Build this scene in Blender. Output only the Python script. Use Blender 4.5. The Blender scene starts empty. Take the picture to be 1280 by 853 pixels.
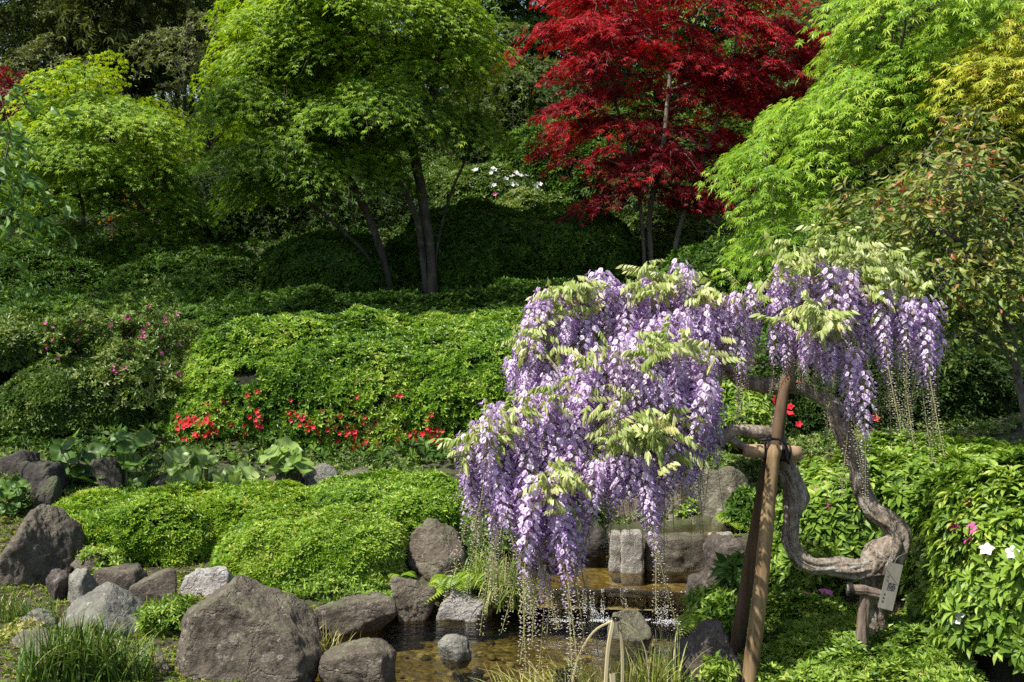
import bpy, bmesh, math
import numpy as np
from mathutils import Vector

R = math.radians
rng = np.random.default_rng(7)
SC = bpy.context.scene
COL = SC.collection

# ------------------------------------------------------------------ camera, sky, sun, exposure
F, CX, CY = 1437.0, 640.0, 426.5
PITCH, CAMZ = R(5.0), 2.0
cam_d = bpy.data.cameras.new('camera'); cam = bpy.data.objects.new('camera', cam_d); COL.objects.link(cam)
cam.location = (0, 0, CAMZ); cam.rotation_euler = (R(90) - PITCH, 0, 0)
cam_d.sensor_width = 36; cam_d.lens = 36 * F / 1280; cam_d.clip_start = .05; cam_d.clip_end = 2000
SC.camera = cam
SUN_EL, SUN_AZ = 58.0, 240.0          # azimuth clockwise from +Y (north): the sun stands left, a little behind the camera
world = bpy.data.worlds.new('World'); SC.world = world; world.use_nodes = True
nt = world.node_tree; bg = nt.nodes['Background']
sky = nt.nodes.new('ShaderNodeTexSky'); sky.sky_type = 'NISHITA'; sky.sun_disc = False
sky.sun_elevation = R(SUN_EL); sky.sun_rotation = R(SUN_AZ); sky.dust_density = 2.0
nt.links.new(sky.outputs[0], bg.inputs[0]); bg.inputs[1].default_value = 0.10
sl = bpy.data.lights.new('sun', 'SUN'); sl.energy = 5.0; sl.angle = R(.53); sl.color = (1, .95, .86)
so = bpy.data.objects.new('sun', sl); COL.objects.link(so)
sd = Vector((math.sin(R(SUN_AZ)) * math.cos(R(SUN_EL)), math.cos(R(SUN_AZ)) * math.cos(R(SUN_EL)), math.sin(R(SUN_EL))))
so.rotation_euler = sd.to_track_quat('Z', 'Y').to_euler(); so.location = sd * 30
SC.view_settings.view_transform = 'Standard'; SC.view_settings.look = 'None'
SC.view_settings.exposure = 0.6; SC.view_settings.gamma = 1
SC.render.engine = 'CYCLES'
SC.cycles.max_bounces = 6; SC.cycles.transparent_max_bounces = 8; SC.cycles.transmission_bounces = 4
SC.cycles.diffuse_bounces = 3; SC.cycles.glossy_bounces = 3
SC.cycles.caustics_reflective = False; SC.cycles.caustics_refractive = False
try: SC.cycles.use_denoising = False
except Exception: pass

# ------------------------------------------------------------------ placing helpers
sp_, cp_ = math.sin(PITCH), math.cos(PITCH)
def ray(px, py):
    a, b = (px - CX) / F, (CY - py) / F
    return np.array([a, cp_ + b * sp_, -sp_ + b * cp_])
def P(px, py, Y):
    d = ray(px, py); return np.array([0, 0, CAMZ]) + d * (Y / d[1])
def Pz(px, py, z):
    d = ray(px, py); return np.array([0, 0, CAMZ]) + d * ((z - CAMZ) / d[2])
def S(n, Y): return n * Y / F
def nrm(v):
    v = np.asarray(v, float); return v / np.maximum(np.linalg.norm(v, axis=-1, keepdims=True), 1e-9)

# ------------------------------------------------------------------ noise
def _h(i, j, k, s):
    n = (i * 73856093) ^ (j * 19349663) ^ (k * 83492791) ^ (s * 2654435761 & 0x7fffffff)
    n = (n ^ (n >> 13)) * 1274126177 & 0x7fffffff
    return ((n ^ (n >> 16)) & 0xffff) / 65535.0
def vnoise(p, s=0):
    p = np.asarray(p, float); b = np.floor(p).astype(np.int64); f = p - b; f = f * f * (3 - 2 * f)
    r = 0
    for dx in (0, 1):
        for dy in (0, 1):
            for dz in (0, 1):
                w = (f[..., 0] if dx else 1 - f[..., 0]) * (f[..., 1] if dy else 1 - f[..., 1]) * (f[..., 2] if dz else 1 - f[..., 2])
                r = r + w * _h(b[..., 0] + dx, b[..., 1] + dy, b[..., 2] + dz, s)
    return r * 2 - 1
def fbm(p, s=0, o=4, g=.5):
    p = np.asarray(p, float); r = 0; a = 1
    for i in range(o):
        r = r + a * vnoise(p * 2 ** i + 17.3 * i, s + i); a *= g
    return r

# ------------------------------------------------------------------ mesh collecting
class MB:
    def __init__(s): s.v = []; s.t = []; s.f = {3: [], 4: []}; s.m = {3: [], 4: []}; s.n = 0
    def add(s, v, faces, tint=0.5, mat=0):
        """faces: list of arrays (n,3) or (n,4)"""
        v = np.asarray(v, float).reshape(-1, 3)
        s.v.append(v); s.t.append(np.broadcast_to(np.asarray(tint, float), (len(v),)))
        for f in faces:
            f = np.asarray(f, np.int64)
            if f.size:
                s.f[f.shape[1]].append(f + s.n); s.m[f.shape[1]].append(np.broadcast_to(np.asarray(mat, np.int64), (len(f),)))
        s.n += len(v)
    def build(s, name, mats, parent=None, smooth=False, origin=None):
        if not isinstance(mats, (list, tuple)): mats = [mats]
        me = bpy.data.meshes.new(name)
        v = np.concatenate(s.v).astype(np.float32); t = np.concatenate(s.t).astype(np.float32)
        if origin is not None: v = v - np.asarray(origin, np.float32)
        f3 = np.concatenate(s.f[3]) if s.f[3] else np.zeros((0, 3), np.int64)
        f4 = np.concatenate(s.f[4]) if s.f[4] else np.zeros((0, 4), np.int64)
        mi = np.concatenate([np.concatenate(s.m[k]) for k in (3, 4) if s.m[k]])
        me.vertices.add(len(v)); me.vertices.foreach_set('co', v.ravel())
        loops = np.concatenate([f3.ravel(), f4.ravel()]).astype(np.int32)
        me.loops.add(len(loops)); me.loops.foreach_set('vertex_index', loops)
        tot = np.concatenate([np.full(len(f3), 3), np.full(len(f4), 4)]).astype(np.int32)
        st = np.concatenate([[0], np.cumsum(tot)[:-1]]).astype(np.int32)
        me.polygons.add(len(tot)); me.polygons.foreach_set('loop_start', st); me.polygons.foreach_set('loop_total', tot)
        me.polygons.foreach_set('material_index', mi.astype(np.int32))
        me.polygons.foreach_set('use_smooth', np.full(len(tot), smooth))
        a = me.attributes.new('tint', 'FLOAT', 'POINT'); a.data.foreach_set('value', t)
        for m in mats: me.materials.append(m)
        me.update(calc_edges=True); me.validate()
        o = bpy.data.objects.new(name, me); COL.objects.link(o)
        if origin is not None: o.location = tuple(float(q) for q in origin)
        if parent is not None:
            o.parent = parent
            if origin is None: o.location = tuple(-np.array(parent.location))
            else: o.location = tuple(np.array(origin, float) - np.array(parent.location))
        return o

def tag(o, label=None, cat=None, group=None, kind=None):
    for k, v in (('label', label), ('category', cat), ('group', group), ('kind', kind)):
        if v: o[k] = v
    return o
def empty(name, loc, label, cat, group=None):
    o = bpy.data.objects.new(name, None); COL.objects.link(o); o.location = tuple(float(q) for q in loc)
    o.empty_display_size = .1
    return tag(o, label, cat, group)

def frames_z(z, spin=None):
    z = nrm(z); n = len(z)
    a = np.where(np.abs(z[:, 2:3]) > .95, np.array([[1., 0, 0]]), np.array([[0, 0, 1.]]))
    x = nrm(np.cross(a, z)); y = np.cross(z, x)
    if spin is None: spin = rng.uniform(0, 2 * math.pi, n)
    c, s = np.cos(spin)[:, None], np.sin(spin)[:, None]
    return np.stack([x * c + y * s, -x * s + y * c, z], axis=2)
def frames_yz(y, z):
    y = nrm(y); x = nrm(np.cross(y, z)); z = np.cross(x, y)
    return np.stack([x, y, z], axis=2)

def scatter(mb, tpl, pos, fr, scale, tint, mat=0):
    tv, tf, tt = tpl['v'], tpl['f'], tpl['t']
    N, K = len(pos), len(tv)
    if N == 0: return
    scale = np.broadcast_to(np.asarray(scale, float), (N,))
    v = np.einsum('nij,kj->nki', fr, tv) * scale[:, None, None] + np.asarray(pos)[:, None, :]
    off = (np.arange(N) * K)[:, None, None]
    t = np.clip(np.broadcast_to(np.asarray(tint, float), (N,))[:, None] + tt[None, :], 0, 1)
    fs, ms = [], []
    for k, f in enumerate(tf):
        fs.append((f[None] + off).reshape(-1, f.shape[1]))
    if 'm' in tpl:
        # per face material
        mb.v.append(v.reshape(-1, 3)); mb.t.append(t.ravel())
        for f, m in zip(tf, tpl['m']):
            mb.f[f.shape[1]].append((f[None] + off).reshape(-1, f.shape[1]) + mb.n); mb.m[f.shape[1]].append(np.tile(m, N))
        mb.n += N * K
    else: mb.add(v.reshape(-1, 3), fs, t.ravel(), mat)

# ------------------------------------------------------------------ leaf templates (leaf along +y, normal +z)
def T(v, f, t=None):
    v = np.array(v, float); f = [np.array(q, np.int64) for q in f if len(q)]
    return {'v': v, 'f': f, 't': np.zeros(len(v)) if t is None else np.array(t, float)}
def join_tpl(items):
    """items: (tpl, 3x3, offset, scale, dtint)"""
    v, t, f3, f4, n = [], [], [], [], 0
    for tp, M, o, s, dt in items:
        v.append(tp['v'] @ np.asarray(M).T * s + o); t.append(tp['t'] + dt)
        for f in tp['f']: (f3 if f.shape[1] == 3 else f4).append(f + n)
        n += len(tp['v'])
    f = []
    if f3: f.append(np.concatenate(f3))
    if f4: f.append(np.concatenate(f4))
    return {'v': np.concatenate(v), 'f': f, 't': np.concatenate(t)}
def leaf_simple(w=.36, fold=.1, droop=.1, wide=.5):
    return T([[0, 0, 0], [-w / 2, wide, fold], [0, 1, -droop], [w / 2, wide, fold]], [[[0, 2, 1], [0, 3, 2]]])
def leaf_full(w=.36, fold=.07, droop=.22, n=4, wide=.5, wav=0.0):
    v, f = [], []
    for i in range(n + 1):
        y = i / n
        hw = w / 2 * (math.sin(math.pi * y ** (math.log(.5) / math.log(wide))) ** .85 if 0 < y < 1 else 0.01)
        z = -droop * y * y + .06 * math.sin(y * math.pi)
        wz = wav * math.sin(y * 9)
        v += [[-hw, y, z + fold * hw / w * 4 + wz], [0, y, z], [hw, y, z + fold * hw / w * 4 - wz]]
    for i in range(n):
        a = i * 3
        f += [[a, a + 1, a + 4, a + 3], [a + 1, a + 2, a + 5, a + 4]]
    return T(v, [f])
def rot(ax, a):
    c, s = math.cos(a), math.sin(a)
    return {'x': np.array([[1, 0, 0], [0, c, -s], [0, s, c]]), 'y': np.array([[c, 0, s], [0, 1, 0], [-s, 0, c]]),
            'z': np.array([[c, -s, 0], [s, c, 0], [0, 0, 1]])}[ax]
def whorl(leaf, n, el, jit=.2, inner=2, r=None):
    r = r or np.random.default_rng(n * 13 + 5); it = []
    for i in range(n):
        a = i * 2 * math.pi / n + r.normal() * jit
        M = rot('z', a) @ rot('x', R(el) + r.normal() * .22)
        it.append((leaf, M, M @ np.array([0, .06, 0]), 1 + r.normal() * .16, r.normal() * .1))
    for i in range(inner):
        M = rot('z', r.uniform(0, 6.3)) @ rot('x', R(62) + r.normal() * .15)
        it.append((leaf, M, np.zeros(3), .62, .16))
    return join_tpl(it)
def maple_leaf(lobes=5, hw=.13):
    angs = {5: (-88, -42, 0, 42, 88), 7: (-118, -76, -38, 0, 38, 76, 118)}[lobes]
    L = {5: (.6, .9, 1, .9, .6), 7: (.42, .72, .95, 1, .95, .72, .42)}[lobes]
    v = [[0, 0, 0]]; f = []
    for a, l in zip(angs, L):
        a = R(a); d = np.array([math.sin(a), math.cos(a)]); s = np.array([d[1], -d[0]])
        k = len(v)
        p1, p2, tip = d * l * .42 - s * hw, d * l * .42 + s * hw, d * l
        v += [[*p1, .02], [*tip, -.16 * l], [*p2, .02]]
        f.append([0, k + 2, k + 1, k])
    return T(v, [f])
LS, LF = leaf_simple(), leaf_full()
W_AZ = [whorl(leaf_simple(.42, .09, .1), n, 22, r=np.random.default_rng(n)) for n in (5, 6, 5, 7)]
W_BIG = [whorl(leaf_full(.34, .05, .2, 4, .55), n, 18, .22, 2, np.random.default_rng(n + 40)) for n in (6, 7, 8, 6, 7)]
W_MID = [whorl(leaf_full(.34, .05, .2, 3, .55), n, 30, .25, 2, np.random.default_rng(n + 60)) for n in (5, 6, 7)]
ML5, ML7 = maple_leaf(5), maple_leaf(7, .085)

# ------------------------------------------------------------------ materials
def newmat(name):
    m = bpy.data.materials.new(name); m.use_nodes = True
    nt = m.node_tree; nt.nodes.clear()
    return m, nt, nt.nodes.new('ShaderNodeOutputMaterial')
def ramp(nt, src, stops, interp='LINEAR'):
    r = nt.nodes.new('ShaderNodeValToRGB'); r.color_ramp.interpolation = interp
    e = r.color_ramp.elements
    while len(e) > 1: e.remove(e[-1])
    e[0].position = stops[0][0]; e[0].color = (*stops[0][1], 1)
    for p, c in stops[1:]:
        q = e.new(p); q.color = (*c, 1)
    nt.links.new(src, r.inputs[0]); return r.outputs[0]
def tex(nt, kind, scale, detail=4, rough=.55, vec=None, **k):
    n = nt.nodes.new('ShaderNodeTex' + kind)
    if 'Scale' in n.inputs: n.inputs['Scale'].default_value = scale
    if kind == 'Noise': n.inputs['Detail'].default_value = detail; n.inputs['Roughness'].default_value = rough
    for a, b in k.items(): setattr(n, a, b)
    if vec: nt.links.new(vec, n.inputs['Vector'])
    return n
def objco(nt, scale=(1, 1, 1)):
    c = nt.nodes.new('ShaderNodeTexCoord'); m = nt.nodes.new('ShaderNodeMapping'); m.inputs['Scale'].default_value = scale
    nt.links.new(c.outputs['Object'], m.inputs['Vector']); return m.outputs[0]
def mixc(nt, fac, a, b, mode='MIX'):
    m = nt.nodes.new('ShaderNodeMix'); m.data_type = 'RGBA'; m.blend_type = mode
    for k, v in ((0, fac), (6, a), (7, b)):
        if hasattr(v, 'is_linked'): nt.links.new(v, m.inputs[k])
        else: m.inputs[k].default_value = v if k == 0 else (*v, 1)
    return m.outputs[2]
def math_(nt, op, a, b=0., c=None):
    m = nt.nodes.new('ShaderNodeMath'); m.operation = op
    for i, v in enumerate((a, b) + (() if c is None else (c,))):
        if hasattr(v, 'is_linked'): nt.links.new(v, m.inputs[i])
        else: m.inputs[i].default_value = v
    return m.outputs[0]
def bump(nt, h, strength=.5, dist=.02, prev=None):
    b = nt.nodes.new('ShaderNodeBump'); b.inputs['Strength'].default_value = strength; b.inputs['Distance'].default_value = dist
    nt.links.new(h, b.inputs['Height'])
    if prev: nt.links.new(prev, b.inputs['Normal'])
    return b.outputs[0]

def leafmat(name, stops, trans=.35, tcol=(1.25, 1.2, .5), rough=.45, spec=.35):
    m, nt, out = newmat(name)
    at = nt.nodes.new('ShaderNodeAttribute'); at.attribute_name = 'tint'
    n = len(stops)
    col = ramp(nt, at.outputs['Fac'], [((0, .3, .6, .86, 1.)[i] if name.startswith('azalea') and n == 5 else i / (n - 1), c) for i, c in enumerate(stops)])
    pr = nt.nodes.new('ShaderNodeBsdfPrincipled'); pr.inputs['Roughness'].default_value = rough
    pr.inputs['Specular IOR Level'].default_value = spec
    nt.links.new(col, pr.inputs['Base Color'])
    tr = nt.nodes.new('ShaderNodeBsdfTranslucent')
    tc = mixc(nt, 1.0, col, tcol, 'MULTIPLY'); nt.links.new(tc, tr.inputs['Color'])
    mx = nt.nodes.new('ShaderNodeMixShader'); mx.inputs[0].default_value = trans
    nt.links.new(pr.outputs[0], mx.inputs[1]); nt.links.new(tr.outputs[0], mx.inputs[2]); nt.links.new(mx.outputs[0], out.inputs[0])
    return m
def plain(name, c, rough=.7, spec=.3):
    m, nt, out = newmat(name); pr = nt.nodes.new('ShaderNodeBsdfPrincipled')
    pr.inputs['Base Color'].default_value = (*c, 1); pr.inputs['Roughness'].default_value = rough; pr.inputs['Specular IOR Level'].default_value = spec
    nt.links.new(pr.outputs[0], out.inputs[0]); return m
def barkmat(name, a, b, scale=30, stretch=.25, bs=.8, dist=.01, lichen=None):
    m, nt, out = newmat(name); co = objco(nt, (1, 1, stretch))
    n1 = tex(nt, 'Noise', scale, 6, .65, co); n2 = tex(nt, 'Noise', scale * .2, 3, .5, co)
    f = math_(nt, 'MULTIPLY_ADD', n1.outputs[0], .7, math_(nt, 'MULTIPLY', n2.outputs[0], .3))
    col = ramp(nt, f, [(.36, a), (.5, tuple((x + y) / 2 for x, y in zip(a, b))), (.62, b)])
    if lichen:
        l = tex(nt, 'Noise', scale * .35, 5, .7, objco(nt)); lf = ramp(nt, l.outputs[0], [(.56, (0, 0, 0)), (.62, (1, 1, 1))])
        col = mixc(nt, lf, col, lichen)
    pr = nt.nodes.new('ShaderNodeBsdfPrincipled'); pr.inputs['Roughness'].default_value = .85; pr.inputs['Specular IOR Level'].default_value = .2
    nt.links.new(col, pr.inputs['Base Color']); nt.links.new(bump(nt, f, bs, dist), pr.inputs['Normal'])
    nt.links.new(pr.outputs[0], out.inputs[0]); return m
def rockmat(name, dark, mid, light, scale=9, moss=0.0, lichen=.5, seed=0., bs=.7):
    m, nt, out = newmat(name)
    c = nt.nodes.new('ShaderNodeTexCoord'); mp = nt.nodes.new('ShaderNodeMapping'); mp.inputs['Location'].default_value = (seed, seed * 1.7, seed * .3)
    nt.links.new(c.outputs['Object'], mp.inputs['Vector']); co = mp.outputs[0]
    n1 = tex(nt, 'Noise', scale, 8, .68, co); n2 = tex(nt, 'Noise', scale * 5, 6, .7, co); n3 = tex(nt, 'Noise', scale * .35, 3, .5, co)
    f = math_(nt, 'ADD', math_(nt, 'MULTIPLY', n1.outputs[0], .5), math_(nt, 'ADD', math_(nt, 'MULTIPLY', n2.outputs[0], .3), math_(nt, 'MULTIPLY', n3.outputs[0], .2)))
    col = ramp(nt, f, [(.38, dark), (.5, mid), (.61, light)])
    # pale lichen spots and speckle
    l = tex(nt, 'Noise', scale * 2.1, 6, .75, co); lf = ramp(nt, l.outputs[0], [(.57, (0, 0, 0)), (.64, (1, 1, 1))])
    col = mixc(nt, math_(nt, 'MULTIPLY', lf, min(.8, lichen * 1.7)), col, tuple(min(.6, x * 1.35 + .05) for x in light))
    v = tex(nt, 'Voronoi', scale * 22, vec=co); vf = ramp(nt, v.outputs['Distance'], [(.12, (1, 1, 1)), (.22, (0, 0, 0))])
    col = mixc(nt, math_(nt, 'MULTIPLY', vf, .35), col, tuple(x * .45 for x in dark))
    if moss > 0:
        g = nt.nodes.new('ShaderNodeNewGeometry'); sx = nt.nodes.new('ShaderNodeSeparateXYZ'); nt.links.new(g.outputs['Normal'], sx.inputs[0])
        mf = math_(nt, 'MULTIPLY', ramp(nt, math_(nt, 'ADD', n1.outputs[0], math_(nt, 'MULTIPLY', sx.outputs[2], .15)), [(.58, (0, 0, 0)), (.66, (1, 1, 1))]), moss)
        col = mixc(nt, mf, col, (.06, .09, .02))
    w = tex(nt, 'Voronoi', scale * .42, vec=co, feature='DISTANCE_TO_EDGE')
    nw = tex(nt, 'Noise', scale * 1.2, 4, .6, co); wv = nt.nodes.new('ShaderNodeMix'); wv.data_type = 'VECTOR'; wv.inputs[0].default_value = .14
    nt.links.new(co, wv.inputs[4]); nt.links.new(nw.outputs['Color'], wv.inputs[5]); nt.links.new(wv.outputs[1], w.inputs['Vector'])
    cr = ramp(nt, w.outputs['Distance'], [(.0, (0, 0, 0)), (.03, (1, 1, 1))])
    h = math_(nt, 'ADD', math_(nt, 'MULTIPLY', f, 1.0), math_(nt, 'MULTIPLY', cr, .12))
    pr = nt.nodes.new('ShaderNodeBsdfPrincipled'); pr.inputs['Roughness'].default_value = .82; pr.inputs['Specular IOR Level'].default_value = .3
    nt.links.new(col, pr.inputs['Base Color']); nt.links.new(bump(nt, h, bs, .09), pr.inputs['Normal'])
    nt.links.new(pr.outputs[0], out.inputs[0]); return m

M = {}
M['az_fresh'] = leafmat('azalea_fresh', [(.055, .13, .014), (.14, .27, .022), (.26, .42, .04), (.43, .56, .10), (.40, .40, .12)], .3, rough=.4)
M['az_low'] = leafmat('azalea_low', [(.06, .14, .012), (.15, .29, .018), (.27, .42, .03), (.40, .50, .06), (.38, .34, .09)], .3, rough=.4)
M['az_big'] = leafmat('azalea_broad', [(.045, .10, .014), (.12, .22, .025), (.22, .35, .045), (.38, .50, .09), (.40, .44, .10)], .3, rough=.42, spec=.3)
M['az_shade'] = leafmat('azalea_shaded', [(.022, .055, .008), (.05, .11, .013), (.09, .18, .02), (.16, .27, .035)], .22, rough=.52, spec=.22)  # darker copy of the azalea greens: slope shade put into leaf colour
M['az_mixed'] = leafmat('azalea_mixed', [(.03, .06, .012), (.08, .15, .025), (.17, .27, .05), (.30, .34, .12)], .25, rough=.42)
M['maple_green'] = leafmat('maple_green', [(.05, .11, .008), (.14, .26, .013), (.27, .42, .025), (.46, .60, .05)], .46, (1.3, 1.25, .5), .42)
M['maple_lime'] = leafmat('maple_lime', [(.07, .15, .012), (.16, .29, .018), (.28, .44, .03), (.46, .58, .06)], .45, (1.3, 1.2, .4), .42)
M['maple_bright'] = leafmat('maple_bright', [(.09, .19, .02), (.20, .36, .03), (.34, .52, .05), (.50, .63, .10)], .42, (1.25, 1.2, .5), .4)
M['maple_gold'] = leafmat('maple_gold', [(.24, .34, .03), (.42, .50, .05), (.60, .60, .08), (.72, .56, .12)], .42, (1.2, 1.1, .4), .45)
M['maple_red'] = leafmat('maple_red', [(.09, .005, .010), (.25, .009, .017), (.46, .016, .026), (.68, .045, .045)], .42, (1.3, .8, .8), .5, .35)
M['bronze'] = leafmat('bronze_leaf', [(.05, .10, .02), (.12, .19, .04), (.22, .30, .06), (.34, .32, .09), (.44, .13, .07)], .3, (1.2, 1, .6), .45, .35)
M['cherry'] = leafmat('broad_leaf', [(.05, .11, .025), (.11, .22, .04), (.20, .33, .08)], .3, (1.2, 1.2, .5), .42, .35)
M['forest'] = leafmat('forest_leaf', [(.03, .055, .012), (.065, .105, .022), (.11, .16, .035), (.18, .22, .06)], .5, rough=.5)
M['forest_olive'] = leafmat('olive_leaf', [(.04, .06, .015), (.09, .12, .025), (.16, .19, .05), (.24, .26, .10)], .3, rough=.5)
M['forest_deep'] = leafmat('deep_shade_leaf', [(.012, .026, .006), (.026, .055, .010), (.05, .10, .016), (.10, .17, .03)], .3, rough=.55, spec=.2)  # near-black greens: deep shade under the trees put into leaf colour
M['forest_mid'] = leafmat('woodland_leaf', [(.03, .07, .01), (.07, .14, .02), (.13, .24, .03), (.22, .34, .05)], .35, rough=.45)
M['farfugium'] = leafmat('round_leaf', [(.04, .09, .015), (.075, .15, .025), (.13, .23, .04)], .2, (1.2, 1.3, .5), .42, .22)  # darker copy for the shaded plants: shade put into leaf colour
M['farfugium_lit'] = leafmat('round_leaf_sunlit', [(.09, .17, .03), (.20, .31, .06), (.42, .50, .22)], .25, (1.2, 1.3, .5), .38, .3)  # paler copy for the sunlit plants: sunlight put into leaf colour
M['fern'] = leafmat('fern_leaf', [(.10, .20, .02), (.22, .36, .03), (.38, .48, .06)], .35)
M['sedge_green'] = leafmat('sedge_green', [(.03, .07, .012), (.07, .14, .02), (.14, .22, .04), (.30, .30, .10)], .2, rough=.4)
M['sedge_straw'] = leafmat('sedge_straw', [(.12, .19, .03), (.28, .34, .07), (.48, .45, .16), (.56, .40, .20)], .22, rough=.5)
M['moss'] = leafmat('moss_leaf', [(.08, .13, .012), (.17, .25, .02), (.28, .34, .04), (.34, .26, .07)], .2, rough=.6)
M['wist_leaf'] = leafmat('wisteria_leaf', [(.30, .42, .09), (.48, .58, .18), (.66, .72, .38), (.64, .60, .24)], .4, (1.1, 1.05, .6), .4)
M['lilac'] = leafmat('lilac_petal', [(.62, .47, .71), (.74, .61, .80), (.84, .76, .87), (.88, .86, .89)], .42, (1.1, .92, 1.1), .5, .25)
M['violet'] = leafmat('violet_petal', [(.36, .19, .50), (.52, .34, .65), (.66, .52, .76)], .3, (1.1, .85, 1.1), .5, .25)
M['bud'] = leafmat('wisteria_bud', [(.36, .26, .38), (.46, .38, .38), (.50, .46, .34)], .2, (1, 1, .9), .6)
M['stalk'] = leafmat('wisteria_stalk', [(.16, .17, .06), (.28, .27, .10), (.2, .12, .07)], .1)
M['red_fl'] = leafmat('red_petal', [(.6, .015, .03), (.75, .03, .05), (.8, .08, .1)], .3, (1.2, .8, .8), .5)
M['pink_fl'] = leafmat('pink_petal', [(.5, .02, .22), (.62, .06, .32), (.7, .2, .45)], .3, (1.2, .8, 1), .5)
M['white_fl'] = leafmat('white_petal', [(.74, .74, .72), (.8, .8, .8), (.82, .82, .8)], .3, (1, 1, .95), .5)
M['orange_fl'] = leafmat('orange_petal', [(.7, .25, .02), (.8, .35, .03), (.8, .45, .05)], .3, (1.1, .9, .5), .5)
M['twig'] = barkmat('twig_bark', (.025, .02, .012), (.07, .055, .035), 30)
M['inner'] = barkmat('shaded_twig_core', (.012, .014, .007), (.035, .035, .018), 60, 1, 1, .03)  # solid twig core darker than bark, inner shade put into its colour
M['bark_maple'] = barkmat('maple_bark', (.035, .027, .02), (.12, .10, .075), 20, .3, .7, .01, (.10, .12, .08))
M['bark_red'] = barkmat('red_maple_bark', (.10, .08, .06), (.26, .23, .19), 20, .3, .7, .01, (.24, .25, .19))
M['bark_forest'] = barkmat('forest_bark', (.02, .018, .014), (.06, .05, .038), 12, .2)
M['culm'] = barkmat('culm_skin', (.06, .08, .03), (.13, .15, .06), 8, .1, .2)
M['bark_pale'] = barkmat('pale_bark', (.05, .04, .032), (.22, .195, .165), 30, .5, .6, .006)

# ------------------------------------------------------------------ tubes and limb skeletons
def resample(pts, rad, step):
    pts = np.asarray(pts, float); rad = np.asarray(rad, float)
    Pp = np.vstack([2 * pts[0] - pts[1], pts, 2 * pts[-1] - pts[-2]])
    o, r = [], []
    for i in range(len(pts) - 1):
        a, b, c, d = Pp[i:i + 4]; n = max(2, int(np.linalg.norm(c - b) / step))
        for k in range(n):
            t = k / n
            o.append(.5 * ((2 * b) + (c - a) * t + (2 * a - 5 * b + 4 * c - d) * t * t + (3 * b - a - 3 * c + d) * t ** 3))
            r.append(rad[i] * (1 - t) + rad[i + 1] * t)
    o.append(pts[-1]); r.append(rad[-1]); return np.array(o), np.array(r)
def tube(mb, pts, rad, sides=8, step=None, rough=0, tint=.5, mat=0, knots=0, seed=0, ns=9., am=2.6, ridge=0):
    if step: pts, rad = resample(pts, rad, step)
    pts = np.asarray(pts, float); rad = np.asarray(rad, float); n = len(pts)
    tg = nrm(np.gradient(pts, axis=0))
    x = np.cross(tg[0], [0, 0, 1.]);
    if np.linalg.norm(x) < .1: x = np.cross(tg[0], [0, 1., 0])
    x = x / np.linalg.norm(x); X = []
    for i in range(n):
        x = x - tg[i] * (x @ tg[i]); x = x / max(np.linalg.norm(x), 1e-9); X.append(x)
    X = np.array(X); Yv = np.cross(tg, X)
    a = np.arange(sides) * 2 * math.pi / sides
    dirs = X[:, None] * np.cos(a)[None, :, None] + Yv[:, None] * np.sin(a)[None, :, None]
    rr = np.repeat(rad[:, None], sides, 1)
    if rough:
        q = pts[:, None] + dirs * rad[:, None, None]
        arc = np.concatenate([[0], np.cumsum(np.linalg.norm(np.diff(pts, axis=0), axis=1))])
        ph = a[None] + arc[:, None] * 4 * (ridge > 0); pa = np.stack([np.cos(ph) * am + 0 * rr, np.sin(ph) * am + 0 * rr, arc[:, None] * ns + 0 * rr], -1)
        rr = rr * (1 + rough * fbm(pa + seed * 7.1, seed, 4, .6) + knots * fbm(q * 6, seed + 3, 2) - ridge * np.abs(fbm(pa * 1.4 + 5, seed + 21, 2)))
    v = (pts[:, None] + dirs * rr[:, :, None]).reshape(-1, 3)
    i = np.arange(n - 1)[:, None] * sides; j = np.arange(sides)[None]; jn = (j + 1) % sides
    f = np.stack([i + j, i + jn, i + sides + jn, i + sides + j], -1).reshape(-1, 4)
    caps = [np.array([[k * sides if False else 0, q + 1, q] for q in range(1, sides - 1)]),
            np.array([[(n - 1) * sides, (n - 1) * sides + q, (n - 1) * sides + q + 1] for q in range(1, sides - 1)])]
    mb.add(v, [f] + caps, tint, mat)

def grow(stems, targets, rtwig=.004, expo=.42, step=.16, wob=.03, seed=0, stiff=1.6):
    """stems: list of polylines (base first). targets: points to reach. Returns (nodes, parent, radius)."""
    r = np.random.default_rng(seed)
    nodes, par = [], []
    for s in stems:
        prev = -1
        pts, _ = resample(s, np.ones(len(s)), step)
        for p in pts:
            nodes.append(p); par.append(prev); prev = len(nodes) - 1
    base = np.mean([s[-1] for s in stems], axis=0)
    order = np.argsort(np.linalg.norm(targets - base, axis=1))
    cnt_tip = []
    for ti in order:
        t = targets[ti]; N = np.array(nodes); d = t - N; L = np.linalg.norm(d, axis=1)
        cost = L + stiff * np.maximum(0, N[:, 2] - t[2] + .1 * L)
        k = int(np.argmin(cost)); n = max(1, int(L[k] / step)); a = N[k]
        sag = r.normal(0, wob, 3) * L[k] * 2
        prev = k
        for q in range(1, n + 1):
            u = q / n; p = a + (t - a) * u + sag * math.sin(u * math.pi) + np.array([0, 0, .12 * L[k] * math.sin(u * math.pi)]) + r.normal(0, wob * .3, 3)
            nodes.append(p); par.append(prev); prev = len(nodes) - 1
        cnt_tip.append(prev)
    n = len(nodes); w = np.zeros(n)
    for t in cnt_tip:
        w[t] += 1
    for i in range(n - 1, -1, -1):
        if par[i] >= 0: w[par[i]] += w[i]
    rad = rtwig * np.maximum(w, .6) ** expo
    return np.array(nodes), np.array(par), rad
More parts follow.
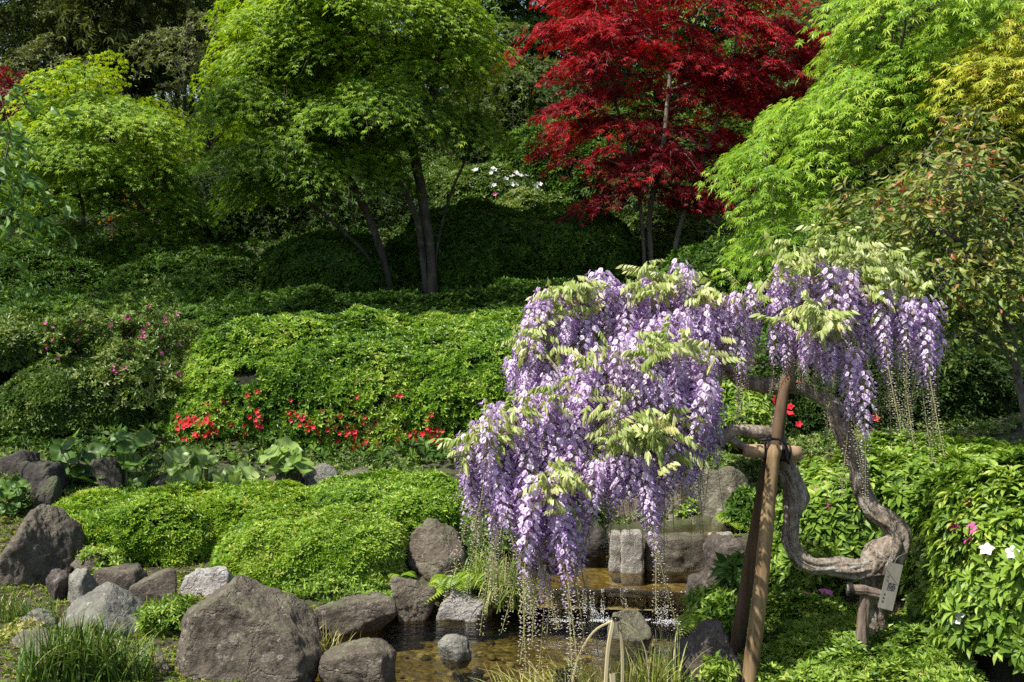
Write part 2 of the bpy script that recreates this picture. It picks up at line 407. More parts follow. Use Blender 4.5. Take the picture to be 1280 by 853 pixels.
def skeleton_mesh(mb, nodes, par, rad, rmin=0., big=.02, rough=.12, rmax=.09):
    rad = np.minimum(rad, rmax)
    n = len(nodes); kids = [[] for _ in range(n)]
    for i, p in enumerate(par):
        if p >= 0: kids[p].append(i)
    starts = [i for i in range(n) if par[i] < 0]
    stack = [(s, -1) for s in starts]
    while stack:
        s, p = stack.pop(); ch = ([p] if p >= 0 else []) + [s]; c = s
        while kids[c]:
            k = sorted(kids[c], key=lambda q: -rad[q])
            for q in k[1:]: stack.append((q, c))
            c = k[0]; ch.append(c)
        rr = rad[ch].copy()
        if p >= 0: rr[0] = rr[1]
        if len(ch) < 2 or rr[0] < rmin: continue
        if par[s] < 0: rr[0] *= 1.35
        tube(mb, nodes[ch], rr, 10 if rr[0] > big else 5, step=.08 if rr[0] > big else None, rough=rough if rr[0] > big else 0, seed=s % 50)

# ------------------------------------------------------------------ ground
GY = [-30, 0, 2, 4, 5.2, 6.2, 6.8, 7.6, 8.3, 10, 12, 13.5, 15, 18, 22, 28, 40, 80, 200]
GX = [-12, -4, -2.4, -1, .2, 1.1, 2.2, 4, 12]
GZ = [[.5] * 9, [.45] * 9, [.4, .35, .3, .28, .3, .35, .42, .5, .6], [.35, .3, .22, .15, .12, .16, .2, .35, .6],
      [.4, .3, .18, .06, .04, .12, .26, .45, .7], [.5, .42, .2, .12, .08, .15, .5, .7, .9], [.5, .42, .25, .2, .16, .22, .52, .7, .9],
      [.55, .45, .35, .3, .3, .34, .6, .8, 1.], [.6, .5, .4, .38, .4, .45, .7, .85, 1.1], [1., .95, .85, .8, .8, .8, 1., 1.1, 1.3],
      [1.3, 1.25, 1.2, 1.2, 1.2, 1.2, 1.2, 1.3, 1.5], [1.4] * 9, [1.7] * 5 + [1.6] * 4, [2.5, 2.5, 2.5, 2.4, 2.4, 2.3, 2.3, 2.3, 2.4],
      [3.0] * 9, [3.6] * 9, [4.6] * 9, [7] * 9, [9] * 9]
GZ = np.array(GZ)
def base_z(x, y):
    x = np.asarray(x, float); y = np.asarray(y, float)
    xi = np.clip(np.searchsorted(GX, x) - 1, 0, len(GX) - 2); yi = np.clip(np.searchsorted(GY, y) - 1, 0, len(GY) - 2)
    gx, gy = np.array(GX), np.array(GY)
    u = np.clip((x - gx[xi]) / (gx[xi + 1] - gx[xi]), 0, 1); v = np.clip((y - gy[yi]) / (gy[yi + 1] - gy[yi]), 0, 1)
    return (GZ[yi, xi] * (1 - u) + GZ[yi, xi + 1] * u) * (1 - v) + (GZ[yi + 1, xi] * (1 - u) + GZ[yi + 1, xi + 1] * u) * v
def poly_px(pts, z): return np.array([Pz(a, b, z)[:2] for a, b in pts])
LOW_Z, UP_Z, TOP_Z = 0.0, .12, .30
LOW = poly_px([(300, 1000), (322, 853), (362, 815), (395, 792), (420, 786), (500, 768), (548, 765), (615, 764), (640, 752), (700, 735), (880, 738), (885, 765), (880, 795), (850, 830), (820, 1000)], LOW_Z)
UPP = poly_px([(640, 742), (884, 748), (880, 725), (905, 700), (900, 680), (700, 676), (655, 690), (640, 705)], UP_Z)
TOP = poly_px([(815, 674), (915, 674), (960, 668), (975, 655), (860, 656), (825, 662)], TOP_Z)
def sdist(x, y, poly):
    p = np.stack([x, y], -1); d = np.full(x.shape, 1e9); ins = np.zeros(x.shape, bool)
    for i in range(len(poly)):
        a, b = poly[i], poly[(i + 1) % len(poly)]; e = b - a
        t = np.clip(((p - a) @ e) / (e @ e), 0, 1); d = np.minimum(d, np.linalg.norm(p - a - t[..., None] * e, axis=-1))
        c = ((a[1] > y) != (b[1] > y)); ins ^= c & (x < (b[0] - a[0]) * (y - a[1]) / (b[1] - a[1] + 1e-12) + a[0])
    return np.where(ins, -d, d)
def gz(x, y):
    x = np.asarray(x, float); y = np.asarray(y, float)
    z = base_z(x, y) + .03 * vnoise(np.stack([x * 2.2, y * 2.2, 0 * x], -1), 5) * np.clip((y - 2) / 3, 0, 1)
    PL = [(sdist(x, y, p), w, d) for p, w, d in ((LOW, LOW_Z, .13), (UPP, UP_Z, .08), (TOP, TOP_Z, .05))]
    for s, wz, dep in PL:
        near = np.clip((.35 - s) / .3, 0, 1)
        z = np.where(s < .35, np.maximum(z, (wz + .03) * near + z * (1 - near)), z)
    for s, wz, dep in PL:
        k = np.clip((s + .08) / .10, 0, 1); k = k * k * (3 - 2 * k)
        z = np.where(k < 1, np.minimum(z, z * k + (wz - dep) * (1 - k)), z)
    return z
xs = np.unique(np.concatenate([np.linspace(-120, -12, 20), np.linspace(-12, -4, 40), np.linspace(-4, 3.2, 190), np.linspace(3.2, 12, 40), np.linspace(12, 120, 20)]))
ys = np.unique(np.concatenate([np.linspace(-30, 2, 20), np.linspace(2, 4, 20), np.linspace(4, 8.5, 150), np.linspace(8.5, 20, 80), np.linspace(20, 60, 40), np.linspace(60, 200, 12)]))
XX, YY = np.meshgrid(xs, ys)
ZZ = gz(XX, YY); nx, ny = len(xs), len(ys)
gi = (np.arange(ny - 1)[:, None] * nx + np.arange(nx - 1)[None])
gf = np.stack([gi, gi + 1, gi + nx + 1, gi + nx], -1).reshape(-1, 4)
m, nt, out = newmat('soil'); co = objco(nt)
n1 = tex(nt, 'Noise', 14, 8, .7, co); n2 = tex(nt, 'Noise', 1.6, 4, .6, co)
soil = ramp(nt, n1.outputs[0], [(.35, (.025, .018, .010)), (.5, (.055, .042, .024)), (.64, (.11, .09, .055))])
mossf = ramp(nt, n2.outputs[0], [(.46, (0, 0, 0)), (.56, (1, 1, 1))]); soil = mixc(nt, math_(nt, 'MULTIPLY', mossf, .6), soil, (.045, .07, .015))
pr = nt.nodes.new('ShaderNodeBsdfPrincipled'); pr.inputs['Roughness'].default_value = .9
nt.links.new(soil, pr.inputs['Base Color']); nt.links.new(bump(nt, n1.outputs[0], .8, .03), pr.inputs['Normal']); nt.links.new(pr.outputs[0], out.inputs[0]); M['soil'] = m
mb = MB(); mb.add(np.stack([XX, YY, ZZ], -1).reshape(-1, 3), [gf])
tag(mb.build('ground', M['soil'], smooth=True), kind='structure')

# pond water
def watermat(name, tint, wave, strength, aniso=(1, 1, 1)):
    m, nt, out = newmat(name); co = objco(nt, aniso)
    a = tex(nt, 'Noise', wave, 5, .6, co); a.inputs['Distortion'].default_value = .6; b = tex(nt, 'Noise', wave * 3.3, 3, .55, co)
    h = math_(nt, 'ADD', a.outputs[0], math_(nt, 'MULTIPLY', b.outputs[0], .3))
    nb = bump(nt, h, strength, .03)
    fr = nt.nodes.new('ShaderNodeFresnel'); fr.inputs['IOR'].default_value = 1.33; nt.links.new(nb, fr.inputs['Normal'])
    gl = nt.nodes.new('ShaderNodeBsdfGlossy'); gl.inputs['Roughness'].default_value = .03; nt.links.new(nb, gl.inputs['Normal'])
    tr = nt.nodes.new('ShaderNodeBsdfTransparent'); tr.inputs[0].default_value = (*tint, 1)
    mx = nt.nodes.new('ShaderNodeMixShader'); nt.links.new(math_(nt, 'MULTIPLY_ADD', fr.outputs[0], 1.15, .01), mx.inputs[0])
    nt.links.new(tr.outputs[0], mx.inputs[1]); nt.links.new(gl.outputs[0], mx.inputs[2]); nt.links.new(mx.outputs[0], out.inputs[0])
    return m
M['water'] = watermat('pond_water', (.62, .58, .35), 6, .9, (.8, 2.2, 1))
M['water_still'] = watermat('still_water', (.72, .65, .42), 5, .12)
def water_sheet(name, poly, z, mat, grow_=1.0):
    c = poly.mean(0); p = c + (poly - c) * grow_; v = np.column_stack([p, np.full(len(p), z)])
    bm = bmesh.new(); vs = [bm.verts.new(q) for q in v]; f = bm.faces.new(vs); bmesh.ops.triangulate(bm, faces=[f]); bm.normal_update()
    for f in bm.faces:
        if f.normal.z < 0: f.normal_flip()
    me = bpy.data.meshes.new(name); bm.to_mesh(me); bm.free(); me.materials.append(mat)
    o = bpy.data.objects.new(name, me); COL.objects.link(o); return tag(o, kind='structure')
water_sheet('pond_water', LOW, LOW_Z, M['water'], 1.03)
water_sheet('upper_pool_water', UPP, UP_Z, M['water_still'], 1.02)
water_sheet('spring_water', TOP, TOP_Z, M['water_still'], 1.02)
# stream bed sheets, a few mm above the ground's hollow
m, nt, out = newmat('stream_bed'); co = objco(nt)
v1 = tex(nt, 'Voronoi', 26, vec=co); n1 = tex(nt, 'Noise', 7, 5, .6, co)
bed = ramp(nt, v1.outputs['Color'], [(.1, (.12, .10, .045)), (.45, (.26, .21, .095)), (.7, (.40, .34, .17)), (.95, (.54, .48, .33))])
bed = mixc(nt, ramp(nt, n1.outputs[0], [(.36, (0, 0, 0)), (.54, (1, 1, 1))]), bed, (.18, .145, .06))
pr = nt.nodes.new('ShaderNodeBsdfPrincipled'); pr.inputs['Roughness'].default_value = .8
nt.links.new(bed, pr.inputs['Base Color']); nt.links.new(bump(nt, v1.outputs['Distance'], .8, -.03), pr.inputs['Normal']); nt.links.new(pr.outputs[0], out.inputs[0]); M['bed'] = m
for nm, poly, wz, dep in (('stream_bed', LOW, LOW_Z, .13), ('upper_pool_bed', UPP, UP_Z, .08), ('spring_bed', TOP, TOP_Z, .05)):
    water_sheet(nm, poly, wz - dep + .006, M['bed'], 1.0)

# ------------------------------------------------------------------ rocks
def ico(sub):
    bm = bmesh.new(); bmesh.ops.create_icosphere(bm, subdivisions=sub, radius=1)
    v = np.array([q.co[:] for q in bm.verts]); f = np.array([[x.index for x in q.verts] for q in bm.faces]); bm.free(); return v, f
ICO = {k: ico(k) for k in (1, 2, 3, 5, 6)}
def rock_shape(seed, sub=5, cuts=7, cmin=.62, cmax=.9, amp=.10, planes=(), freq=1.4):
    r = np.random.default_rng(seed); v, f = ICO[sub]; d = v.copy()
    rad = np.full(len(d), 1.25)
    for _ in range(cuts):
        n = nrm(r.normal(size=3)); o = r.uniform(cmin, cmax); q = d @ n
        rad = np.where(q > .05, -np.log(np.exp(-14 * rad) + np.exp(-14 * o / np.maximum(q, .05))) / 14, rad)
    for n, o in planes:
        n = nrm(np.array(n, float)); q = d @ n
        rad = np.where(q > .05, -np.log(np.exp(-26 * rad) + np.exp(-26 * o / np.maximum(q, .05))) / 26, rad)
    p = d * rad[:, None]
    nz = fbm(p * freq + seed * 3.3, seed, 3, .5) * amp + np.abs(fbm(p * freq * 3 + seed, seed + 9, 4, .6)) * -amp * .45 + fbm(p * 8, seed + 4, 4, .65) * amp * .22
    p = p * (1 + nz)[:, None]
    lo, hi = p.min(0), p.max(0); return (p - (lo + hi) / 2) / ((hi - lo) / 2), f
ROCK_G = 'rocks edging the stream'
def rock(label, box, Y, mat, seed, depth=.8, bury=.35, tilt=0, group=ROCK_G, cat='rock', name='rock', **k):
    x0, y0, x1, y1 = box
    p, f = rock_shape(seed, **k)
    a, c = P((x0 + x1) / 2, y0, Y), P((x0 + x1) / 2, y1, Y)
    hw, H = S((x1 - x0) / 2, Y), (a[2] - c[2]) * (1 + bury)
    if tilt:
        p = p @ rot('y', R(tilt)).T; lo, hi = p.min(0), p.max(0); p = (p - (lo + hi) / 2) / ((hi - lo) / 2)
    q = p * np.array([hw, hw * depth, H / 2]); cen = np.array([a[0], Y + hw * depth * .5, a[2] - H / 2])
    mb = MB(); mb.add(q + cen, [f]); return tag(mb.build(name, mat, smooth=True, origin=(cen[0], cen[1], cen[2] - H / 2)), label, cat, group)
RB = rockmat('rock_brown', (.042, .034, .026), (.115, .095, .073), (.215, .187, .15), 10, moss=.25, lichen=.25, seed=1)
RG = rockmat('rock_grey', (.085, .082, .07), (.19, .183, .155), (.325, .315, .275), 11, moss=.2, lichen=.4, seed=4)
RL = rockmat('rock_pale', (.16, .15, .135), (.31, .29, .265), (.45, .43, .39), 10, lichen=.4, seed=7)
RD = rockmat('rock_dark', (.022, .018, .016), (.05, .042, .038), (.10, .085, .078), 7, moss=.5, lichen=.2, seed=11)
RR = rockmat('rock_reddish', (.042, .034, .029), (.092, .076, .064), (.175, .152, .13), 9, lichen=.35, seed=15)
RM = rockmat('rock_mossy', (.07, .062, .045), (.16, .145, .105), (.27, .25, .19), 10, moss=.35, lichen=.4, seed=19)
RS = rockmat('cut_stone', (.26, .23, .19), (.46, .42, .36), (.60, .56, .49), 26, lichen=.2, seed=23, bs=.9)
RBG = rockmat('rock_boulder', (.05, .042, .031), (.135, .112, .084), (.265, .232, .185), 9, moss=.3, lichen=.42, seed=31, bs=.8)
rock('big brown boulder with slanting cracks at the left edge', (-38, 642, 88, 762), 5.9, RB, 3, .9, .2, sub=6, cuts=8, amp=.14, planes=[((-.7, -.2, .8), .55), ((.8, -.5, .5), .66)])
rock('small rounded brown stone beside the cracked brown boulder', (53, 713, 87, 757), 5.75, RR, 12, 1)
rock('blue grey stone with a pale sunlit top', (76, 712, 118, 752), 5.7, RG, 15, .9, planes=[((-.5, -.4, .8), .6)])
rock('long dark brown stone lying under the low hedge', (112, 712, 182, 750), 5.85, RB, 17, .7, planes=[((0, 0, 1), .6)])
rock('angular brown stone with a flat front face and pointed top', (153, 712, 222, 766), 5.7, RB, 23, .7, planes=[((.15, -1, .25), .5), ((-.4, 0, 1), .62)])
rock('pale streaked stone tucked under the bright low hedge', (222, 711, 290, 756), 5.9, RL, 25, .7, planes=[((0, -.8, .7), .55)])
rock('light grey pointed boulder behind the dark sedge clump', (62, 736, 192, 812), 5.35, RG, 31, .8, planes=[((-.5, -.5, .9), .5), ((.75, -.4, .55), .55)])
rock('small brown stone in the shade under the low hedge corner', (84, 690, 128, 716), 6.0, RB, 35, .8)
rock('huge dark grey boulder standing in front of the stream', (203, 737, 400, 905), 4.95, RBG, 42, .75, .1, sub=6, cuts=4, cmin=.88, cmax=1.05, amp=.09, planes=[((.05, -1, .3), .68), ((-1, -.2, .3), .86), ((.42, -.15, 1), .60), ((-.6, 0, 1), .72), ((.8, -.1, .75), .78)])
rock('flat long grey stone jutting into the pond', (386, 750, 498, 794), 5.75, RBG, 44, .6, planes=[((-.1, 0, 1), .35), ((.3, -1, .2), .6)])
rock('rounded grey stone between the flat stone and the pale cut rock', (484, 724, 547, 770), 5.95, RBG, 48, .8, amp=.12)
rock('pale rock with a chiselled front below the fern', (544, 735, 618, 774), 5.95, RL, 52, .6, planes=[((0, -1, .3), .5), ((-.8, -.1, .6), .62), ((.75, 0, .7), .6)])
rock('tall pale brown rock rising behind the sedge and fern', (505, 653, 592, 730), 6.35, RBG, 57, .7, planes=[((-.5, -.6, .8), .62), ((.3, -.3, 1), .6)])
rock('small round stone alone in the open water', (545, 796, 590, 828), 5.35, RG, 62, .9, .4, amp=.10, cuts=3, cmin=.85, cmax=.98)
rock('grey boulder at the lower edge of the pond beside the huge boulder', (393, 806, 496, 880), 4.95, RBG, 63, .8, planes=[((-.3, 0, 1), .6), ((.5, 0, .8), .7)])
rock('mossy tan stone standing at the foot of the little waterfall', (758, 770, 816, 812), 5.65, RM, 66, .8, planes=[((.3, -.3, 1), .6)])
rock('dark smooth boulder beside the leaning wooden prop', (822, 784, 932, 880), 4.75, RR, 72, .8, planes=[((-.6, -.2, .8), .62), ((.1, -.9, .6), .7)])
rock('reddish boulder on the right of the stone wall', (884, 671, 952, 732), 6.0, RR, 74, .9, amp=.12)
rock('reddish stone on the right lip of the waterfall', (858, 717, 903, 765), 5.9, RR, 76, .9)
rock('large mossy boulder behind the wisteria branches', (870, 585, 950, 672), 7.0, RM, 78, .7, planes=[((-.4, -.8, .4), .6), ((.5, -.7, .5), .62)])
rock('grey boulder behind the hanging wisteria and the stone wall', (755, 605, 884, 680), 7.1, RBG, 82, .6, planes=[((-.5, -.5, .7), .6)])
rock('dark stone at the far left corner of the upper pool', (705, 652, 768, 694), 6.75, RD, 84, .8)
rock('low dark rock on the far bank of the upper pool', (655, 660, 712, 700), 6.6, RB, 86, .8)
rock('brown slanted rock beneath the red azaleas', (322, 582, 378, 626), 7.5, RB, 88, .8, group='rocks behind the low hedges', planes=[((-.6, -.3, .8), .55)])
rock('grey flat faced rock right of the round leaved plants', (374, 580, 426, 620), 7.55, RG, 92, .7, group='rocks behind the low hedges', planes=[((0, -1, .2), .5)])
rock('greenish grey rock at the right end of the rock row under the azaleas', (422, 588, 480, 622), 7.5, RM, 95, .7, group='rocks behind the low hedges')
rock('dark upright rock between the two shaded leafy plants', (108, 572, 150, 625), 7.5, RB, 97, .8, group='rocks behind the low hedges')
rock('dark flat topped rock at the upper left in the shade', (-12, 562, 48, 640), 7.6, RD, 101, .8, group='rocks behind the low hedges')
rock('broad shaded rock with a brown flat top', (18, 578, 76, 650), 7.3, RD, 104, .8, group='rocks behind the low hedges', planes=[((0, 0, 1), .5)])
rock('narrow dark rock standing beside the low hedge end', (36, 596, 72, 660), 7.0, RD, 107, .8, group='rocks behind the low hedges')
rock('small dark rock half hidden by round leaves', (180, 596, 214, 622), 7.4, RB, 109, .8, group='rocks behind the low hedges')
rock('thin slate grey stone between the brown boulder and the dark sedge', (18, 762, 70, 790), 5.35, RG, 113, .9)
rock('brown mossy stone at the bottom left corner', (-10, 792, 84, 872), 4.9, RM, 117, .8)
rock('grey brown stone low between the sedge and the huge boulder', (176, 815, 216, 880), 4.9, RB, 121, .9)
rock('wet dark stone partly under the dark boulder at the stream outlet', (330, 800, 384, 870), 4.98, RD, 123, .9, .2)
# dressed stones by the upper pool
def block(name, label, x0, y0, x1, y1, Y, dep, mat, seed, cat='stone block', group=None, amp=.02):
    a, b = P(x0, y0, Y), P(x1, y1, Y); sz = np.array([b[0] - a[0], dep, a[2] - b[2] + .08]) / 2
    c = np.array([(a[0] + b[0]) / 2, Y + dep / 2, a[2] - sz[2]])
    v, f = ICO[5]; k = 9.
    rr = 1 / (np.abs(v) ** k).sum(1) ** (1 / k); p = v * rr[:, None] * sz
    p = p * (1 + 0 * rr[:, None]) + v * (fbm((p + c) * 16, seed, 4, .6) * amp * .3)[:, None]
    mb = MB(); mb.add(p + c, [f]); return tag(mb.build(name, mat, smooth=True, origin=(c[0], c[1], c[2] - sz[2])), label, cat, group)
block('stone_post', 'narrow square cut stone on the left of the pair in the pool', 763, 668, 777, 708, 6.42, .10, RS, 1, group='cut stones in the upper pool')
block('stone_post', 'wider square cut stone with a pale face standing in the pool', 777, 667, 804, 716, 6.38, .11, RS, 2, group='cut stones in the upper pool')
block('stone_wall_block', 'wet dark stone block under the spring overflow', 808, 674, 889, 714, 6.42, .16, rockmat('wet_stone', (.05, .04, .03), (.13, .11, .08), (.24, .21, .17), 20, moss=.3, lichen=.2, seed=41), 3, group='cut stones in the upper pool', amp=.035)
block('stone_wall_block', 'pale stone block at the right end of the spring wall', 889, 673, 922, 712, 6.44, .15, RS, 4, group='cut stones in the upper pool', amp=.03)

# pebbles under the water and along the shore
mb = MB(); v1_, f1_ = ICO[2]; cnt = 0
while cnt < 210:
    px, py = rng.uniform(380, 880), rng.uniform(765, 880); q = Pz(px, py, -.09)
    if sdist(np.array([q[0]]), np.array([q[1]]), LOW)[0] < -.05:
        s = .006 + .024 * rng.random() ** 2.2 * (1.8 if rng.random() < .12 else 1); sc = np.array([s, s * rng.uniform(.7, 1.2), s * .6])
        mb.add((v1_ * (1 + .12 * vnoise(v1_ * 1.6 + cnt, 3))[:, None] * sc) @ rot('z', rng.uniform(0, 6)).T + [q[0], q[1], -.125 + s * .3 + rng.uniform(0, .05) * (rng.random() < .3)], [f1_], rng.random()); cnt += 1
M['pebble'] = leafmat('pebble_stone', [(.09, .075, .035), (.18, .15, .075), (.30, .26, .16), (.5, .47, .42)], 0, rough=.6)
tag(mb.build('pebbles', M['pebble'], smooth=True), 'rounded pebbles lying on the brown stream bed', 'pebbles', kind='stuff')

# ------------------------------------------------------------------ waterfall between the pools
Lx = [690, 720, 745, 770, 800, 835, 868]; Ly = [741, 739, 741, 738, 741, 742, 744]
lip = np.array([Pz(a, b, UP_Z + .006) for a, b in zip(Lx, Ly)])
def fallsheet(name, dz, mat, nu=160, nv=40, out_=.0, seed=0, amp=.012):
    u = np.linspace(0, 1, nu); l = np.stack([np.interp(u * 6, range(7), lip[:, k]) for k in range(3)], -1)
    t = np.linspace(0, 1, nv); P_ = []
    for tt in t:
        dy = .07 - .12 * tt - .02 * math.sin(tt * math.pi); z = (UP_Z + .012) if tt < .35 else (UP_Z + .012) - (UP_Z + .06) * ((tt - .35) / .65) ** 1.5
        row = l.copy(); row[:, 1] += dy - out_; row[:, 2] = z + dz; P_.append(row)
    P_ = np.array(P_)
    nz = fbm(P_ * np.array([30, 6, 7]), seed, 4, .6); w = np.clip((t - .25) / .3, 0, 1)[:, None]
    P_[..., 1] -= nz * amp * w; P_[..., 2] += nz * amp * .3 * w + .004 * fbm(P_ * 9, 3, 2) * (1 - w)
    i = np.arange(nv - 1)[:, None] * nu + np.arange(nu - 1)[None]
    f = np.stack([i, i + nu, i + nu + 1, i + 1], -1).reshape(-1, 4)
    mb = MB(); mb.add(P_.reshape(-1, 3), [f]); return mb
wr = rockmat('wet_ledge', (.035, .026, .015), (.10, .076, .04), (.20, .16, .09), 12, lichen=.1, seed=51)
wr.node_tree.nodes['Principled BSDF'].inputs['Roughness'].default_value = .22
tag(fallsheet('x', -.018, wr, out_=-.012, seed=4, amp=.03).build('waterfall_ledge', wr, smooth=True), 'dark wet stone ledge under the small waterfall', 'ledge')
M['fall'] = watermat('falling_water', (.86, .84, .78), 24, 1.0, (2.2, 1, .5))
tag(fallsheet('x', 0, M['fall'], seed=8, amp=.022).build('waterfall', M['fall'], smooth=True), kind='structure')
mb = MB(); fo, fof = ICO[1]
u = rng.random(5200); l = np.stack([np.interp(u * 6, range(7), lip[:, k]) for k in range(3)], -1)
t = rng.beta(3, 1.3, 5200); clump = fbm(np.column_stack([u * 26, t * 2, 0 * u]), 3, 3)
keep = clump > .3; u, l, t = u[keep], l[keep], t[keep]; nf = len(u)
pos = l.copy(); pos[:, 1] += .045 - .125 * t - np.abs(rng.normal(0, .02, nf)) * (t > .85); pos[:, 2] = np.where(t < .3, UP_Z + .014, UP_Z + .014 - (UP_Z + .01) * np.clip((t - .3) / .62, 0, 1) ** 1.4)
scatter(mb, T(fo * [1, 1, .8], [fof]), pos, frames_z(rng.normal(size=(nf, 3))), rng.uniform(.0008, .0026, nf), .5)  # white specks along the lip also stand in for glints and sky reflection
n2_ = 2200; u = rng.random(n2_); l = np.stack([np.interp(u * 6, range(7), lip[:, k]) for k in range(3)], -1)
l[:, 1] -= .06 + np.abs(rng.normal(0, .06, n2_)); l[:, 0] += rng.normal(0, .03, n2_); l[:, 2] = .003
kk = fbm(np.column_stack([l[:, 0] * 14, l[:, 1] * 22, 0 * u]), 7, 3) > .15
scatter(mb, T(fo * [1.3, 1, .4], [fof]), l[kk], frames_z(np.tile([0, 0, 1.], (kk.sum(), 1))), rng.uniform(.0010, .0030, kk.sum()), .5)
M['foam'] = plain('foam', (.62, .64, .65), .2, .6)
tag(mb.build('foam', M['foam']), 'white foam, spray drops and painted glints on the small waterfall', 'foam', kind='stuff')

# ------------------------------------------------------------------ shrubs
def ell_sample(ells, n, r, wob=.07, freq=2.2, seed=0, cut=True):
    """points on the outside of a union of ellipsoids (cx,cy,cz,rx,ry,rz,e)"""
    A = np.array([(e[3] * e[4] + e[3] * e[5] + e[4] * e[5]) for e in ells]); A = A / A.sum()
    ps, ns = [], []
    for k, e in enumerate(ells):
        m = int(n * A[k] * 1.9); d = nrm(r.normal(size=(m, 3))); d[:, 2] = np.where(d[:, 2] < -.25, -d[:, 2], d[:, 2])
        ex = e[6] if len(e) > 6 else 2.
        rr = 1 / (np.abs(d) ** ex).sum(1) ** (1 / ex); q = d * rr[:, None]
        # area weighting
        rad = np.array(e[3:6]); nn = np.sign(q) * np.abs(q) ** (ex - 1) / rad; w = np.linalg.norm(nn, axis=1) * rad.prod(); w = w / w.max()
        keep = r.random(m) < np.clip(w * 1.3, 0, 1); q, nn = q[keep], nrm(nn[keep])
        p = q * rad + np.array(e[:3])
        ps.append(p); ns.append(nn)
        kk = np.ones(len(p), bool)
        for j, g in enumerate(ells):
            if j != k:
                eg = g[6] if len(g) > 6 else 2.
                kk &= (np.abs((p - np.array(g[:3])) / np.array(g[3:6])) ** eg).sum(1) > .9
        ps[-1], ns[-1] = p[kk], nn[kk]
    p, nn = np.concatenate(ps), np.concatenate(ns)
    disp = fbm(p * freq + seed, seed, 3, .55); p = p + nn * (disp * wob)[:, None]
    return p, nn, disp
CAMP = np.array([0, 0, CAMZ])
def lumps(mb, ells, shrink, seed, wob, freq):
    for e in ells:
        v, f = ICO[5]; ex = e[6] if len(e) > 6 else 2.
        q = v / ((np.abs(v) ** ex).sum(1) ** (1 / ex))[:, None]; rad = np.array(e[3:6])
        nn = nrm(np.sign(q) * np.abs(q) ** (ex - 1) / rad)
        p = q * rad + np.array(e[:3]); p = p + nn * (fbm(p * freq + seed, seed, 3, .55) * wob - shrink)[:, None]
        mb.add(p, [f])
def shrub(name, label, ells, n, size, tpls, mat, seed=0, wob=.07, freq=2.2, shrink=.06, depth=.05, cat='shrub', group=None,
          tint=(.5, .16), up=.35, jit=.35, flowers=(), back=.35, core=True, tops=.18, gaps=None, stems=0):
    r = np.random.default_rng(seed); cen = np.array(ells[0][:3]); base = (cen[0], cen[1], float(gz(cen[0], cen[1])))
    root = empty(name, base, label, cat, group)
    p, nn, disp = ell_sample(ells, n, r, wob, freq, seed)
    g = gz(p[:, 0], p[:, 1]); ok = p[:, 2] > g + .01
    vis = (nrm(CAMP - p) * nn).sum(1); ok &= (vis > -.3) | (r.random(len(p)) < back)
    if gaps: ok &= fbm(p * gaps[0] + 9, seed + 7, 3) > gaps[1]
    p, nn, disp = p[ok], nn[ok], disp[ok]; N = len(p)
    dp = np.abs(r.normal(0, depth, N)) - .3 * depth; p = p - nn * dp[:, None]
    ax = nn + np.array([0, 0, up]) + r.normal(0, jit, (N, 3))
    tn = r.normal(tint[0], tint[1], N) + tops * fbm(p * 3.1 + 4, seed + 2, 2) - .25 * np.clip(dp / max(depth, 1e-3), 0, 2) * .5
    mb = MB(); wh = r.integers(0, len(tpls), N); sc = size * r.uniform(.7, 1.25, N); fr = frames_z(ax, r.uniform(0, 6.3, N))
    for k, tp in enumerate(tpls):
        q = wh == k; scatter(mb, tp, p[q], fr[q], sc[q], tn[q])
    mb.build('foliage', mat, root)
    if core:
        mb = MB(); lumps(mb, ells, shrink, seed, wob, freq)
        mb.build('shaded_twig_core', M['inner'], root, smooth=True)
    if stems:
        mb = MB()
        for _ in range(stems):
            k = r.integers(0, N); b = np.array([cen[0] + r.normal() * .1, cen[1] + r.normal() * .08, base[2] - .03]); t = p[k] + nn[k] * r.uniform(0, .06)
            mid = (b + t) / 2 + np.array([r.normal() * .06, r.normal() * .06, .08]); tube(mb, [b, mid, t], [.008, .005, .002], 5, step=.08)
        mb.build('stem', M['twig'], root)
    for (fm, fn, fsize, boxf, tp) in flowers:
        idx = [i for i in range(N) if boxf(p[i]) and vis[ok][i] > .05] if False else np.nonzero(boxf(p) & ((nrm(CAMP - p) * nn).sum(1) > 0))[0]
        if len(idx) == 0: continue
        wq = np.clip(fbm(p[idx] * 5 + 3, seed + 11, 3) + .35, .05, 1); idx = r.choice(idx, min(fn, len(idx)), replace=False, p=wq / wq.sum()); mb = MB()
        scatter(mb, tp, p[idx] + nn[idx] * (size * .3 + (.03 if fsize > .03 else .008)), frames_z(nn[idx] + r.normal(0, .3, (len(idx), 3)) + np.array([0, -.4, .1])), fsize * r.uniform(.75, 1.2, len(idx)), r.random(len(idx)))
        mb.build('blossoms', fm, root)
    return root
petal = leaf_full(.80, .04, .35, 4, .62, .03)
BLOSSOM = join_tpl([(petal, rot('z', i * 2 * math.pi / 5) @ rot('x', R(35)), np.zeros(3), 1, (i % 2) * .2) for i in range(5)])
petal_s = leaf_simple(.7, .05, .15, .6)
BLOSSOM_S = join_tpl([(petal_s, rot('z', i * 2 * math.pi / 5) @ rot('x', R(35)), np.zeros(3), 1, (i % 2) * .2) for i in range(5)])
def pix(p):
    """image position of world points"""
    q = np.asarray(p) - CAMP; d = q[:, 1] * cp_ - q[:, 2] * sp_; u = q[:, 1] * sp_ + q[:, 2] * cp_
    return CX + F * q[:, 0] / d, CY - F * u / d
def inbox(x0, y0, x1, y1):
    lo, hi = Pz(x0, y1, 0), None
    def f(p):
        a, b = pix(p); return (a > x0) & (a < x1) & (b > y0) & (b < y1)
    return f
